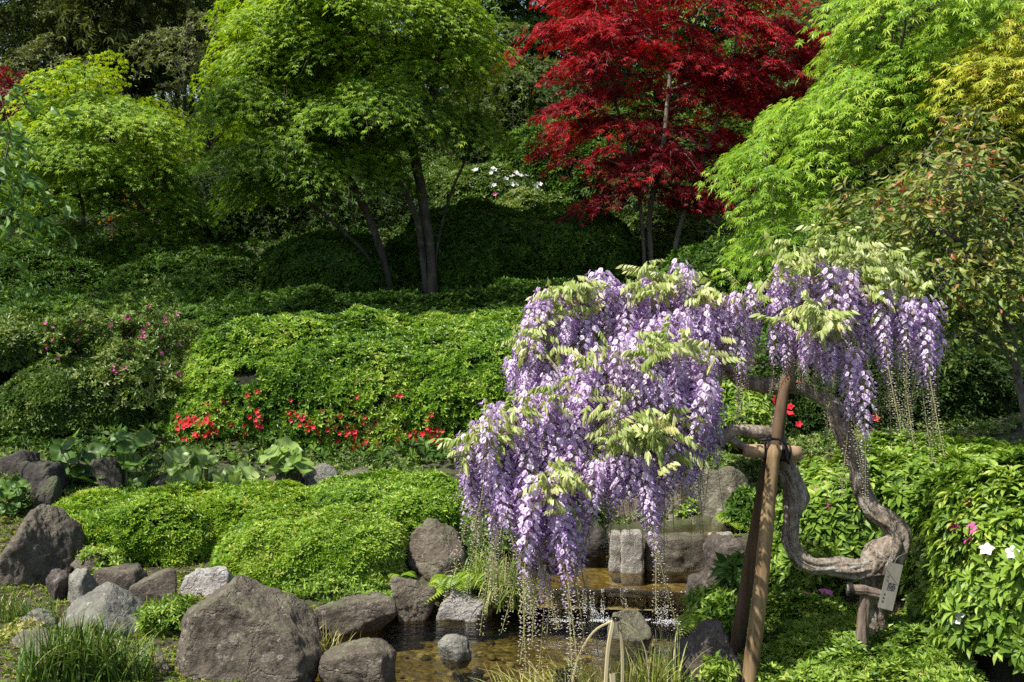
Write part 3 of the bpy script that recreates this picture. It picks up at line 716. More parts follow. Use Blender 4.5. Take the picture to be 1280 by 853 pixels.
def E(px, py, Y, rx, ry, rz, e=2.0):
    """ellipsoid: centre at a point seen at (px,py) at depth Y, radii in image pixels across/up and metres deep"""
    c = P(px, py, Y); return (c[0], c[1], c[2], S(rx, Y), ry, S(rz, Y), e)

LOWG = 'low clipped azaleas beside the stream'
shrub('clipped_azalea', 'wide low clipped azalea with flat top left of the bright one', [E(165, 690, 6.7, 124, .50, 72, 3), E(300, 668, 6.9, 110, .42, 54, 3)], 10500, .027, W_AZ, M['az_low'], 1, .045, 4, .035, .018, 'azalea', LOWG, (.5, .17), tops=.2, gaps=(9, -.95))
shrub('clipped_azalea', 'bright yellow green clipped azalea mound nearest the water', [E(392, 700, 6.45, 122, .40, 56, 2.5), E(330, 712, 6.3, 62, .3, 32)], 10000, .028, W_AZ, M['az_fresh'], 2, .05, 4, .035, .018, 'azalea', LOWG, (.56, .17), tops=.2)
shrub('clipped_azalea', 'flat clipped azalea hedge running behind the pale rock to the wisteria', [E(480, 640, 7.1, 105, .45, 38, 3.0), E(580, 650, 7.2, 60, .4, 42, 2.6)], 7500, .027, W_AZ, M['az_fresh'], 3, .035, 4, .035, .018, 'azalea', LOWG, (.5, .17))
RF = [(M['red_fl'], 70, .027, inbox(222, 522, 330, 568), BLOSSOM_S), (M['red_fl'], 60, .025, inbox(310, 515, 460, 575), BLOSSOM_S), (M['red_fl'], 60, .026, inbox(440, 535, 580, 596), BLOSSOM_S), (M['red_fl'], 45, .024, inbox(205, 490, 560, 540), BLOSSOM_S)]
shrub('azalea_hedge', 'large rounded azalea hedge with red blossoms along its foot', [E(415, 505, 9.8, 205, 1.3, 108, 2.5), E(600, 500, 9.75, 130, 1.2, 104, 2.6), E(285, 535, 9.3, 88, .8, 78)], 30000, .040, W_AZ, M['az_fresh'], 4, .08, 2.4, .07, .04, 'azalea', None, (.42, .2), flowers=RF, tops=.35, gaps=(5, -.85))
shrub('azalea_hedge', 'dark azalea hedge behind the wisteria trunk with a few red blossoms', [E(1130, 520, 8.6, 190, .7, 95, 2.4), E(960, 560, 8.6, 110, .6, 70, 2.4), E(820, 560, 8.8, 110, .6, 60)], 12000, .045, W_AZ, M['forest_deep'], 5, .06, 2.5, .06, .03, 'azalea', None, (.5, .18), flowers=[(M['red_fl'], 10, .04, inbox(960, 480, 1100, 560), BLOSSOM_S)])  # hedge takes the deep leaf tone, its shade put into the colour
shrub('low_shrub', 'bright leafy shrub seen between the wisteria branches', [E(925, 535, 7.3, 42, .3, 45)], 900, .05, W_MID, M['az_big'], 6, .06, 3, .05, .04)
# terrace hedges and the planted slope under the trees
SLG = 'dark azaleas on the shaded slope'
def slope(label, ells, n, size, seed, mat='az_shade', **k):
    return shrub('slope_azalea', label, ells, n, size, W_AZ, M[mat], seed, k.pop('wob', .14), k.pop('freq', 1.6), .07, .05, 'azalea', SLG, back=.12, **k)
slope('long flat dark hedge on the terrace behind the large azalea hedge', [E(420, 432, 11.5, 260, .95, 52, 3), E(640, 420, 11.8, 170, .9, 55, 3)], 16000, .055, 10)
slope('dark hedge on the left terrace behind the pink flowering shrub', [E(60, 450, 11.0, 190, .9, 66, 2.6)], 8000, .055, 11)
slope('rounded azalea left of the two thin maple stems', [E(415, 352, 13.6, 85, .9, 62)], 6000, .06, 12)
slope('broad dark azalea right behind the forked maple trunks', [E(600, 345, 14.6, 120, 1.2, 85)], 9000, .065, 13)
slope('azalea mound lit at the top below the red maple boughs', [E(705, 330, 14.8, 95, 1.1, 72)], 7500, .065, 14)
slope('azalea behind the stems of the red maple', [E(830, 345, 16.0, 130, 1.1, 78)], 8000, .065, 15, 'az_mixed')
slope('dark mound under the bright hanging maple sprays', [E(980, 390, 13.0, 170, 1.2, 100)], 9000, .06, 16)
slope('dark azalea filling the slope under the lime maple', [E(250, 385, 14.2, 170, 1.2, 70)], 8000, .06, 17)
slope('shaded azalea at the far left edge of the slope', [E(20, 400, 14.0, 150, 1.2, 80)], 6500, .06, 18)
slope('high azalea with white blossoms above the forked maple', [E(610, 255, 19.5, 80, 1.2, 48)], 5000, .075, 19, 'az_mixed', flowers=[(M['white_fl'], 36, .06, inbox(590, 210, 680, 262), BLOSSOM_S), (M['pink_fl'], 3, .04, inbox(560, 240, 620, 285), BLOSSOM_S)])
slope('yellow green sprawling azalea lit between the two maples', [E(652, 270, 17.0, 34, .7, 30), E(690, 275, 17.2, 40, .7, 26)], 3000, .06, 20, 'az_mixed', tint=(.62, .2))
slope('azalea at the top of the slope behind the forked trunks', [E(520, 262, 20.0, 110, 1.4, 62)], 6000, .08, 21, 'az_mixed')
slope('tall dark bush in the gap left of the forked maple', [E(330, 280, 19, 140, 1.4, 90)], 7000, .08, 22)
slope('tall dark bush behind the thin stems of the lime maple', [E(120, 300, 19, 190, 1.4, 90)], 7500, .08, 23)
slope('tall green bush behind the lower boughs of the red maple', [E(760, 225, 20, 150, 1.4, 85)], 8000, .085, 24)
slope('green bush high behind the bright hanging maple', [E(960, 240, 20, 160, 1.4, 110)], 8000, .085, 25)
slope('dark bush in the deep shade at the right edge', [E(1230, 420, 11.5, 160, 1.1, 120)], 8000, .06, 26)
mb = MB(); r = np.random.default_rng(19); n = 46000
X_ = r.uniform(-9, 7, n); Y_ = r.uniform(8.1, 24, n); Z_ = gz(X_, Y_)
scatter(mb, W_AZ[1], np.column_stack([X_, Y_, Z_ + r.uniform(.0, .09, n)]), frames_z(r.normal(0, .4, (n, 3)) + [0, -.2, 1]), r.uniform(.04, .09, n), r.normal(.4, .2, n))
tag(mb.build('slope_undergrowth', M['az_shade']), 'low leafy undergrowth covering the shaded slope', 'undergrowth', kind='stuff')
mb = MB(); n = 22000; X_ = r.uniform(-5, 5, n); Y_ = r.uniform(6.6, 8.5, n); Z_ = gz(X_, Y_); k = (fbm(np.column_stack([X_ * 2, Y_ * 3, 0 * X_]), 6, 3) > -.3) & (np.minimum(sdist(X_, Y_, UPP), sdist(X_, Y_, TOP)) > .04) & (Y_ > 7.1 - .4 * (X_ > 0))
scatter(mb, W_AZ[1], np.column_stack([X_, Y_, Z_ + r.uniform(.0, .05, n)])[k], frames_z((r.normal(0, .5, (n, 3)) + [0, -.3, 1])[k]), r.uniform(.018, .038, n)[k], r.normal(.45, .25, n)[k])
tag(mb.build('bank_undergrowth', M['az_mixed']), 'small leafy growth between the rocks under the azalea hedge', 'undergrowth', kind='stuff')
# left shrubs
shrub('pink_azalea', 'loose leggy azalea with small pink flowers and bare twigs', [E(135, 440, 9.3, 90, .55, 55), E(160, 490, 9.0, 60, .45, 60), E(165, 405, 9.4, 45, .4, 30)], 3600, .042, W_AZ, M['az_mixed'], 30, .2, 2.6, .16, .12, 'azalea', None, (.66, .2), flowers=[(M['pink_fl'], 70, .022, inbox(30, 385, 235, 470), BLOSSOM_S)], stems=90, jit=.7, gaps=(4, -.3), core=False)
shrub('green_azalea', 'soft dark green azalea below the pink flowering shrub', [E(95, 510, 9.0, 88, .6, 62)], 6500, .042, W_AZ, M['az_mixed'], 31, .08, 2.6, .06, .03, 'azalea', None, (.4, .18))
shrub('edge_azalea', 'azalea with pale leaf tips at the left edge above the dark rocks', [E(5, 440, 9.2, 60, .5, 48), E(0, 540, 8.6, 50, .4, 50)], 5000, .045, W_AZ, M['az_mixed'], 32, .1, 2.6, .06, .03, 'azalea', None, (.6, .2))
# right foreground azaleas
shrub('broad_leaf_azalea', 'large bright azalea with long pointed leaves and white flowers', [E(1248, 735, 5.3, 112, .42, 150), E(1300, 760, 4.65, 112, .42, 160), E(1150, 690, 5.85, 110, .42, 115), E(1060, 665, 5.95, 85, .38, 82), E(1170, 800, 5.25, 48, .2, 80)], 9000, .060, W_BIG, M['az_big'], 40, .14, 3.2, .10, .055, 'azalea', None, (.42, .19), up=.55, jit=.3,
      flowers=[(M['white_fl'], 14, .036, inbox(1205, 630, 1290, 700), BLOSSOM), (M['white_fl'], 7, .034, inbox(1130, 660, 1290, 853), BLOSSOM), (M['pink_fl'], 40, .026, inbox(1000, 590, 1240, 690), BLOSSOM)], gaps=(4, -.6))
shrub('broad_leaf_azalea', 'azalea with crimson flowers behind the white flowered one', [E(1265, 625, 6.2, 105, .5, 68), E(1170, 605, 6.6, 120, .5, 52), E(1060, 620, 6.8, 80, .4, 40)], 6500, .056, W_BIG, M['az_big'], 41, .09, 2.4, .10, .05, 'azalea', None, (.45, .19), up=.5,
      flowers=[(M['pink_fl'], 24, .042, inbox(1195, 600, 1290, 655), BLOSSOM)])
shrub('creeping_azalea', 'fine leaved low azalea around the wisteria stake', [E(1005, 830, 5.4, 95, .36, 92, 2.4), E(1065, 868, 4.95, 150, .28, 68, 2.6), E(940, 880, 4.9, 50, .2, 50), E(1110, 905, 4.66, 190, .22, 72, 2.6), E(950, 800, 5.6, 60, .26, 60)], 13000, .034, W_AZ, M['az_big'], 42, .09, 4, .04, .025, 'azalea', None, (.52, .2), flowers=[(M['pink_fl'], 2, .045, inbox(1000, 745, 1040, 775), BLOSSOM)])
shrub('creeping_azalea', 'small leaved azalea filling in left of the twisted trunk', [E(1010, 730, 5.85, 60, .3, 62)], 1600, .05, W_MID, M['az_big'], 43, .06, 4, .05, .03, 'azalea', None, (.45, .18), flowers=[(M['pink_fl'], 5, .02, inbox(950, 640, 1010, 700), BLOSSOM)])

# ------------------------------------------------------------------ trees
def pads_in(ells, n, mind, r, inner=.5, keepf=None, carve=None, zw=1.15, tiers=None, cen=None):
    out_ = []; A = np.array([e[3] * e[4] * e[5] for e in ells]); A = A / A.sum()
    c = []
    for k, e in enumerate(ells):
        m = int(n * (60 if tiers else 14) * A[k]) + 10; d = nrm(r.normal(size=(m, 3))); d *= (inner ** 3 + (1 - inner ** 3) * r.random((m, 1))) ** (1 / 3.)
        c.append(d * np.array(e[3:6]) + np.array(e[:3]))
    c = np.concatenate(c); r.shuffle(c)
    if keepf is not None: c = c[keepf(c)]
    if carve is not None: c = c[fbm(c * carve[0] + 31.7, 3, 2) > carve[1]]
    if tiers:
        sp, zm, br, bz, sl = tiers; B = np.zeros((0, 3))
        for q in c:
            if len(B) == 0 or (((B - q) * [1, 1, zm]) ** 2).sum(1).min() > sp ** 2: B = np.vstack([B, q])
            if len(B) > 400: break
        d = c[:, None] - B[None]; w = (d * [1, 1, zm]) ** 2; j = w.sum(2).argmin(1); d = d[np.arange(len(c)), j]
        o = (B[j] - cen) * [1, 1, 0]; o = nrm(o); hd = np.hypot(d[:, 0], d[:, 1]); along = (d * o).sum(1)
        brj = br * (.7 + .6 * ((j * 37 % 11) / 10)); dz = d[:, 2] + sl * along + .25 * hd ** 2 / br
        k = (np.abs(dz) < bz) & (hd < brj); c = c[k]
    K = np.zeros((0, 3))
    for q in c:
        if len(K) == 0 or (np.abs((K - q) * [1, 1, zw]) ** 2).sum(1).min() > mind ** 2:
            K = np.vstack([K, q])
            if len(K) >= n: break
    return K
def tree(name, label, stems, ells, npads, mind, pr, leafn, lsize, tpl, leaf, bark, seed=0, cat='tree', group=None, droop=.5, twigs=6, center=None,
         tint=(.5, .17), tilt=.35, rt=.004, expo=.42, rmax=.09, thick=.025, inner=.45, keepf=None, lj=.35, flat=.75, toptint=.25, extra=None, rmin=0, wispy=0, carve=(1.1, -.45), zw=1.15, tiers=None):
    r = np.random.default_rng(seed); root = empty(name, stems[0][0], label, cat, group)
    cen = np.array(center) if center is not None else np.mean([np.array(e[:3]) for e in ells], 0)
    K = pads_in(ells, npads, mind, r, inner, keepf, carve, zw, tiers, cen)
    zmin, zmax = K[:, 2].min(), K[:, 2].max()
    out_ = (K - cen) * np.array([1, 1, .25]); out_ = nrm(out_ + r.normal(0, .25, K.shape))
    nodes, par, rad = grow(stems, K - out_ * pr * .5, rt, expo, .2, .05, seed)
    mb = MB(); skeleton_mesh(mb, nodes, par, rad, rmin, rmax=rmax); tmb = mb
    npd = len(K); L = leafn // twigs
    # twigs fan out from the inner end of the pad
    up = nrm(np.array([0, 0, 1.]) + out_ * tilt * .6 + r.normal(0, .12, (npd, 3))); fwd = nrm(out_ - up * (out_ * up).sum(1, keepdims=True)); side = np.cross(fwd, up)
    ang = (np.linspace(-1.15, 1.15, twigs)[None] + r.normal(0, .16, (npd, twigs)))
    ln = pr * r.uniform(.75, 1.25, (npd, twigs)) * (1.35 - .35 * np.abs(ang) / 1.15) * r.uniform(.8, 1.2, (npd, 1))
    dirv = fwd[:, None] * np.cos(ang)[..., None] + side[:, None] * np.sin(ang)[..., None]
    b0 = K - out_ * pr * .55
    t = (np.arange(L)[None, None] + r.random((npd, twigs, L))) / L; t = t ** .75
    pos = b0[:, None, None] + dirv[:, :, None] * (ln[..., None] * t)[..., None]
    dz = -droop * (t ** 2) * ln[..., None] + .12 * np.sin(t * 3.1) * ln[..., None]
    pos[..., 2] += dz
    lat = r.normal(0, .16, t.shape) * ln[..., None] * (.35 + .65 * t)
    sd_ = np.cross(dirv, up[:, None]); pos += sd_[:, :, None] * lat[..., None]
    pos += r.normal(0, thick, pos.shape)
    fd = dirv[:, :, None] + sd_[:, :, None] * (np.sign(lat) * .8)[..., None] + np.array([0, 0, -1.]) * (.25 + droop * t)[..., None] + r.normal(0, lj * .8, pos.shape)
    nz = up[:, None, None] * flat + r.normal(0, lj, pos.shape)
    pos, fd, nz = pos.reshape(-1, 3), fd.reshape(-1, 3), nz.reshape(-1, 3)
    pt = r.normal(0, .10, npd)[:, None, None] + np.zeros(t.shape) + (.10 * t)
    tn = r.normal(tint[0], tint[1], len(pos)) + pt.ravel() + toptint * ((pos[:, 2] - zmin) / (zmax - zmin + .01) - .5)  # tint rises with height: sunlit crown tops put into leaf colour
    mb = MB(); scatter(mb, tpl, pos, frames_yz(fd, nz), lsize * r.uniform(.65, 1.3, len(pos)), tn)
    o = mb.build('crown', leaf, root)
    # leafy twigs
    mb = tmb; sel = r.random((npd, twigs)) < .6
    for i, j in zip(*np.nonzero(sel)):
        if rt < .0035 and r.random() < .5: continue
        u = np.array([0, .5, 1.])[:, None]; q = b0[i] + dirv[i, j] * ln[i, j] * u
        q[:, 2] += (-droop * u[:, 0] ** 2 + .12 * np.sin(u[:, 0] * 3.1)) * ln[i, j] - .01
        tube(mb, q, [rt * .8, rt * .6, rt * .3], 3)
    mb.build('trunk', bark, root, smooth=True)
    return root

# maples
def st(pts): return [P(*p) for p in pts]
tree('maple_tree', 'large green maple with a dark forked trunk in the middle of the slope',
     [st([(540, 376, 13.0), (538, 320, 13.0), (528, 250, 13.05), (520, 205, 13.1), (500, 130, 13.2)]), st([(541, 376, 13.05), (548, 300, 13.1), (566, 235, 13.1), (590, 180, 13.1), (600, 110, 13.0)]),
      st([(534, 376, 13.0), (520, 270, 12.9), (490, 215, 12.8), (455, 150, 12.7)])],
     [E(455, 20, 13.2, 150, 1.6, 120), E(560, 120, 12.8, 100, 1.1, 60), E(480, 150, 12.7, 110, 1.1, 50), E(560, 20, 13.4, 70, 1.2, 90), E(380, 0, 13.3, 80, 1.1, 60)],
     340, .24, .36, 132, .056, ML5, M['maple_green'], M['bark_maple'], 101, 'maple', droop=.42, tint=(.53, .17), rt=.0068, rmax=.075, toptint=.45, flat=1.15, lj=.3, thick=.018, tilt=.6, carve=(1.1, -.15), tiers=(1.0, 1.6, .66, .10, .3))
tree('maple_tree', 'green maple with two thin leaning stems and a drooping left crown',
     [st([(492, 380, 13.2), (480, 330, 13.2), (468, 290, 13.2), (440, 230, 13.2), (400, 190, 13.2), (360, 150, 13.2)]), st([(490, 380, 13.2), (462, 325, 13.1), (430, 290, 13.0), (395, 260, 12.9)])],
     [E(335, 110, 13.3, 76, 1.2, 95), E(375, 30, 13.4, 100, 1.4, 90), E(330, 205, 13.0, 62, .9, 40), E(400, 180, 12.9, 90, 1.0, 55)],
     260, .24, .36, 126, .055, ML5, M['maple_green'], M['bark_maple'], 102, 'maple', droop=.48, tint=(.50, .17), rt=.005, rmax=.05, toptint=.45, flat=1.15, lj=.3, thick=.018, tilt=.6, carve=(.9, -.3), tiers=(.88, 1.7, .62, .11, .45))
tree('maple_tree', 'yellow green maple glowing in the sun on the left',
     [st([(232, 385, 14.8), (240, 330, 14.8), (225, 270, 14.8), (190, 200, 14.8)]), st([(215, 385, 14.9), (205, 320, 14.9), (170, 250, 14.9), (130, 190, 14.9)]), st([(96, 385, 14.9), (100, 330, 14.9), (104, 270, 14.8), (90, 200, 14.8)]), st([(240, 385, 14.7), (256, 320, 14.7), (258, 260, 14.7)])],
     [E(150, 175, 14.9, 105, 1.4, 72), E(208, 170, 14.8, 48, 1.1, 58), E(60, 190, 14.9, 55, 1.1, 75), E(95, 105, 15.0, 58, .8, 36), E(190, 255, 14.8, 85, 1.0, 50), E(160, 110, 14.6, 40, .6, 26), E(110, 290, 14.9, 60, .8, 36)],
     300, .24, .36, 120, .056, ML5, M['maple_lime'], M['bark_maple'], 103, 'maple', droop=.35, tint=(.50, .16), rt=.005, rmax=.04, toptint=.6, flat=1.2, tilt=.6, lj=.28, thick=.018, carve=(1.6, -.1), tiers=(.72, 1.75, .52, .085, .25))
tree('red_maple_tree', 'crimson leaved maple with several slender pale stems',
     [st([(806, 345, 14.5), (803, 290, 14.5), (795, 220, 14.5), (770, 130, 14.5), (740, 40, 14.5)]), st([(815, 345, 14.6), (812, 270, 14.6), (828, 190, 14.7), (838, 90, 14.7), (845, 0, 14.7)]),
      st([(838, 345, 14.4), (848, 290, 14.4), (872, 220, 14.4), (905, 130, 14.4), (930, 60, 14.3)]), st([(875, 340, 14.8), (892, 270, 14.9), (930, 200, 15), (965, 140, 15)])],
     [E(845, 20, 14.6, 165, 1.5, 100), E(945, 70, 14.4, 95, 1.2, 70), E(760, 50, 14.4, 95, 1.2, 62), E(685, 160, 14.2, 40, .6, 34), E(790, 195, 14.1, 90, .6, 34), E(745, 243, 13.9, 50, .4, 12), E(890, 225, 14.3, 60, .7, 45), E(650, 70, 14.3, 30, .5, 34), E(850, 150, 14.5, 115, 1.0, 50), E(750, 140, 14.2, 60, .7, 36), E(930, 180, 14.6, 50, .7, 60)],
     390, .24, .34, 84, .072, ML7, M['maple_red'], M['bark_red'], 104, 'maple', droop=.3, tint=(.42, .22), rt=.0045, rmax=.04, toptint=.3, tilt=.45, flat=1.1, lj=.36, thick=.02, carve=(1.5, 0.0), tiers=(.72, 1.6, .5, .085, .15))
# right bright maple, hanging sprays
tree('maple_tree', 'bright green maple with long sprays hanging toward the wisteria',
     [st([(1335, 520, 10.4), (1320, 330, 10.4), (1270, 180, 10.3), (1200, 110, 10.1), (1120, 90, 9.9)]), st([(1335, 520, 10.4), (1310, 300, 10.4), (1230, 150, 10.2), (1130, 170, 9.9), (1040, 220, 9.6)])],
     [E(1165, 20, 10.0, 130, 1.2, 90), E(1060, 125, 9.8, 105, .9, 55), E(975, 210, 9.5, 75, .7, 50), E(930, 300, 9.3, 45, .5, 38), E(1240, 60, 10.2, 140, 1.2, 120), E(1080, 225, 9.7, 70, .6, 45), E(1010, 300, 9.4, 50, .5, 30)],
     270, .21, .32, 84, .064, ML7, M['maple_bright'], M['bark_maple'], 105, 'maple', droop=.5, tint=(.48, .17), rt=.0045, rmax=.07, toptint=.2, center=P(1330, 40, 10.6), tilt=.8, flat=1.2, lj=.28, thick=.018, carve=(1.5, -.18), tiers=(.66, 1.7, .50, .085, .7))
tree('golden_maple_tree', 'golden yellow maple leaning in at the upper right corner',
     [st([(1345, 480, 9.6), (1320, 330, 9.6), (1290, 200, 9.5), (1270, 100, 9.3)]), st([(1345, 480, 9.6), (1300, 400, 9.4), (1240, 350, 9.2), (1200, 345, 9.1)])],
     [E(1255, 95, 9.1, 85, .6, 50), E(1290, 40, 9.2, 70, .6, 50), E(1230, 340, 9.2, 62, .5, 24)],
     60, .22, .36, 84, .060, ML7, M['maple_gold'], M['bark_maple'], 106, 'maple', droop=.5, tint=(.35, .2), rt=.004, rmax=.05, center=P(1360, 100, 9.8), flat=1.1, lj=.28)
BL = leaf_full(.42, .05, .2, 3, .45)
tree('bronze_leaved_tree', 'small tree with bronze tipped leaves and crooked bare branches',
     [st([(1290, 560, 7.2), (1272, 470, 7.2), (1262, 410, 7.2), (1232, 360, 7.15), (1225, 320, 7.1), (1180, 290, 7.0)]), st([(1290, 560, 7.2), (1268, 455, 7.2), (1230, 430, 7.1), (1190, 420, 7.0), (1160, 430, 6.95)]), st([(1290, 560, 7.2), (1290, 350, 7.3), (1285, 280, 7.3), (1240, 240, 7.2)])],
     [E(1180, 255, 7.1, 90, .5, 68), E(1250, 220, 7.1, 90, .55, 85), E(1085, 285, 7.0, 60, .35, 42), E(1150, 340, 6.9, 90, .4, 40), E(1240, 330, 7.2, 60, .5, 50), E(1200, 410, 7.1, 85, .4, 38)],
     165, .135, .22, 34, .060, BL, M['bronze'], M['bark_pale'], 107, 'tree', droop=.15, tint=(.36, .2), rt=.0024, rmax=.026, thick=.03, twigs=4, lj=.6, flat=.4, expo=.5, toptint=.3, carve=(2.4, -.22))
tree('broad_leaved_tree', 'branch of glossy broad leaves reaching in from the left edge, plus unseen crown added for shade',
     [st([(-120, 480, 7.0), (-110, 330, 7.0), (-60, 260, 7.0), (0, 230, 6.9)]), [P(-110, 330, 7.0), np.array([-4.0, 8.0, 3.4]), np.array([-3.8, 8.8, 5.0]), np.array([-3.2, 9.4, 6.2])]],
     [E(20, 240, 6.9, 70, .4, 60), E(0, 310, 7.0, 48, .35, 38), E(15, 165, 6.9, 55, .35, 28), E(-60, 230, 7.1, 70, .5, 110), (-3.3, 9.5, 6.5, 2.2, .95, .8), (-1.2, 9.9, 6.7, 1.3, .8, .6), (-6.3, 11.0, 6.9, 1.9, 1.2, .8)],  # last three: unseen crown added overhead to shade the terrace and slope
     520, .15, .30, 40, .085, BL, M['cherry'], M['bark_maple'], 108, 'tree', droop=.4, tint=(.5, .2), rt=.003, rmax=.04, twigs=4, lj=.55, flat=.5, center=P(-150, 200, 7.2))
tree('dark_red_maple_tree', 'dark red foliage peeping in at the left edge',
     [st([(-60, 330, 16), (-50, 230, 16), (-30, 150, 16)])], [E(-25, 120, 16, 52, .6, 38)],
     30, .3, .36, 70, .07, ML5, M['maple_red'], M['bark_maple'], 109, 'maple', droop=.3, tint=(.15, .1))
tree('orange_flowering_shrub', 'shrub with small orange blossoms in the shade of the lime maple',
     [st([(180, 360, 16.2), (175, 290, 16.2), (170, 240, 16.2)])], [E(175, 255, 16.2, 45, .4, 55)],
     22, .28, .3, 6, .040, BLOSSOM_S, M['orange_fl'], M['twig'], 110, 'shrub', droop=.3, tint=(.5, .2), lj=.8, twigs=3)

# woodland behind
FG = 'tall woodland trees behind the garden'
FL = join_tpl([(leaf_simple(.42, .05, .12), rot('z', a) @ rot('x', b), np.zeros(3), s, t) for a, b, s, t in ((0, .1, 1, 0), (1.1, -.2, .9, .05), (-1.1, -.1, .85, -.05), (2.4, .3, .7, .1), (-2.3, -.3, .75, 0))])
BAM = join_tpl([(leaf_simple(.16, .03, .25), rot('z', a) @ rot('x', b), np.zeros(3), s, t) for a, b, s, t in ((0, -.3, 1, 0), (.7, -.5, .9, .05), (-.7, -.4, .95, -.05), (1.5, -.6, .8, .1), (-1.5, -.6, .8, 0))])
wood = [  # label, trunk px, Y, crown ellipsoids (px,py,rx,rd,rz), pads, mat, bark, trunk radius, tpl, size
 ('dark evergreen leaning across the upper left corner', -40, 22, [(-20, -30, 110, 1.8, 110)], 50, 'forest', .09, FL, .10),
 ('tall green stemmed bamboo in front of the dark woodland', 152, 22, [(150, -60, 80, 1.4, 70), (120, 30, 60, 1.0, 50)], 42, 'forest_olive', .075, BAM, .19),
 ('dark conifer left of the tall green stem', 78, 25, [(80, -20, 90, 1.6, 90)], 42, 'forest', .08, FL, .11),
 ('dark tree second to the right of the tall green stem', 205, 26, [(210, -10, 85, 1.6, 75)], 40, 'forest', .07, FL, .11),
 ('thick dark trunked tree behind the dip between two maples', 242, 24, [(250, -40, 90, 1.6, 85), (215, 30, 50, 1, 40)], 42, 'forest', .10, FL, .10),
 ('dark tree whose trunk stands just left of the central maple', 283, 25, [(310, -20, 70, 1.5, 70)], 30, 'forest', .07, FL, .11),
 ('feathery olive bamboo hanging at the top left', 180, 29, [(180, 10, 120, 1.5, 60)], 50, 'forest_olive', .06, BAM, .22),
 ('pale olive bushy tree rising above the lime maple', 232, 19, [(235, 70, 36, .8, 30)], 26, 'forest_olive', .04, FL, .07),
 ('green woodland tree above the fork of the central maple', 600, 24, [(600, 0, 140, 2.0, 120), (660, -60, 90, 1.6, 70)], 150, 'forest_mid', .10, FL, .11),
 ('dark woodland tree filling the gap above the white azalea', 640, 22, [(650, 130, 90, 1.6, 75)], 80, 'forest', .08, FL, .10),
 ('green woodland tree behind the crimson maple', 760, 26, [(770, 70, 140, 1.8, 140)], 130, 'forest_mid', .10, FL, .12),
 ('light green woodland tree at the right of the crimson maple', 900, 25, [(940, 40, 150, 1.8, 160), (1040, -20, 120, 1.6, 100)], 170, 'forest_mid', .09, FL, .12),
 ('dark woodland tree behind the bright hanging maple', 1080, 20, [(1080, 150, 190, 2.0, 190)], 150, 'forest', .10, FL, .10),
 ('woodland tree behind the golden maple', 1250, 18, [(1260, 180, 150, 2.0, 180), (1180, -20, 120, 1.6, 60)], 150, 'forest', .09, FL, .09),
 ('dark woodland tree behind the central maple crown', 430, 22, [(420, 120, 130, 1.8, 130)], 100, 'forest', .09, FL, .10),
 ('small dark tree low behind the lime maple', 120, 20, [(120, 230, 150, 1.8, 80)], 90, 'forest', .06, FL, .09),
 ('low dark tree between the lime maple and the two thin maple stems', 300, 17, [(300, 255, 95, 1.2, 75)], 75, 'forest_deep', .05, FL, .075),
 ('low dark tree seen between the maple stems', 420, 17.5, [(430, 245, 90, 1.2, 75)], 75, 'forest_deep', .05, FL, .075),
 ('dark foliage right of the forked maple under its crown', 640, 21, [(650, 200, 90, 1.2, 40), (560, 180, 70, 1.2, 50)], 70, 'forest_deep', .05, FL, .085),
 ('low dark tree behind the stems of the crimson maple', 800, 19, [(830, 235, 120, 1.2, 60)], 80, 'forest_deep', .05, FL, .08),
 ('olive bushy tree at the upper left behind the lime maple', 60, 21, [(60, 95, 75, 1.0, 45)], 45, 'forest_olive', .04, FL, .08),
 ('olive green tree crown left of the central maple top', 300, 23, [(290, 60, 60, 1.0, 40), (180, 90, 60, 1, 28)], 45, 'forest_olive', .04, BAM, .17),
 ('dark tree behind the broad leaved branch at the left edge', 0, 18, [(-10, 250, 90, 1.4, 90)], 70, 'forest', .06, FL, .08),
]
for i, (lab, tx, Y, cr, npd, mt, tr, tp, sz) in enumerate(wood):
    b = P(tx, 300, Y); g = float(gz(b[0], b[1])); x = b[0]
    top = P(cr[0][0], cr[0][1], Y)
    lean = (top[0] - x) * .6
    stem = [np.array([x, Y, g - .1]), np.array([x + lean * .2, Y, g + (top[2] - g) * .4]), np.array([x + lean * .6, Y, g + (top[2] - g) * .75]), np.array([x + lean, Y, top[2] + .3])]
    ells = [E(a, b_, Y, c, d, e) for a, b_, c, d, e in cr]
    bamboo = tp is BAM
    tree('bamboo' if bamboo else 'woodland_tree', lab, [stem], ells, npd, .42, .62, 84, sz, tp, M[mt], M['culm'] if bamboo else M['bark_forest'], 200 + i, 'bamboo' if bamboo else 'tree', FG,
         droop=.5, tint=(.45, .2), rt=.012, expo=.4, rmax=tr, inner=.2, lj=.5, flat=.5, twigs=6, toptint=.2)
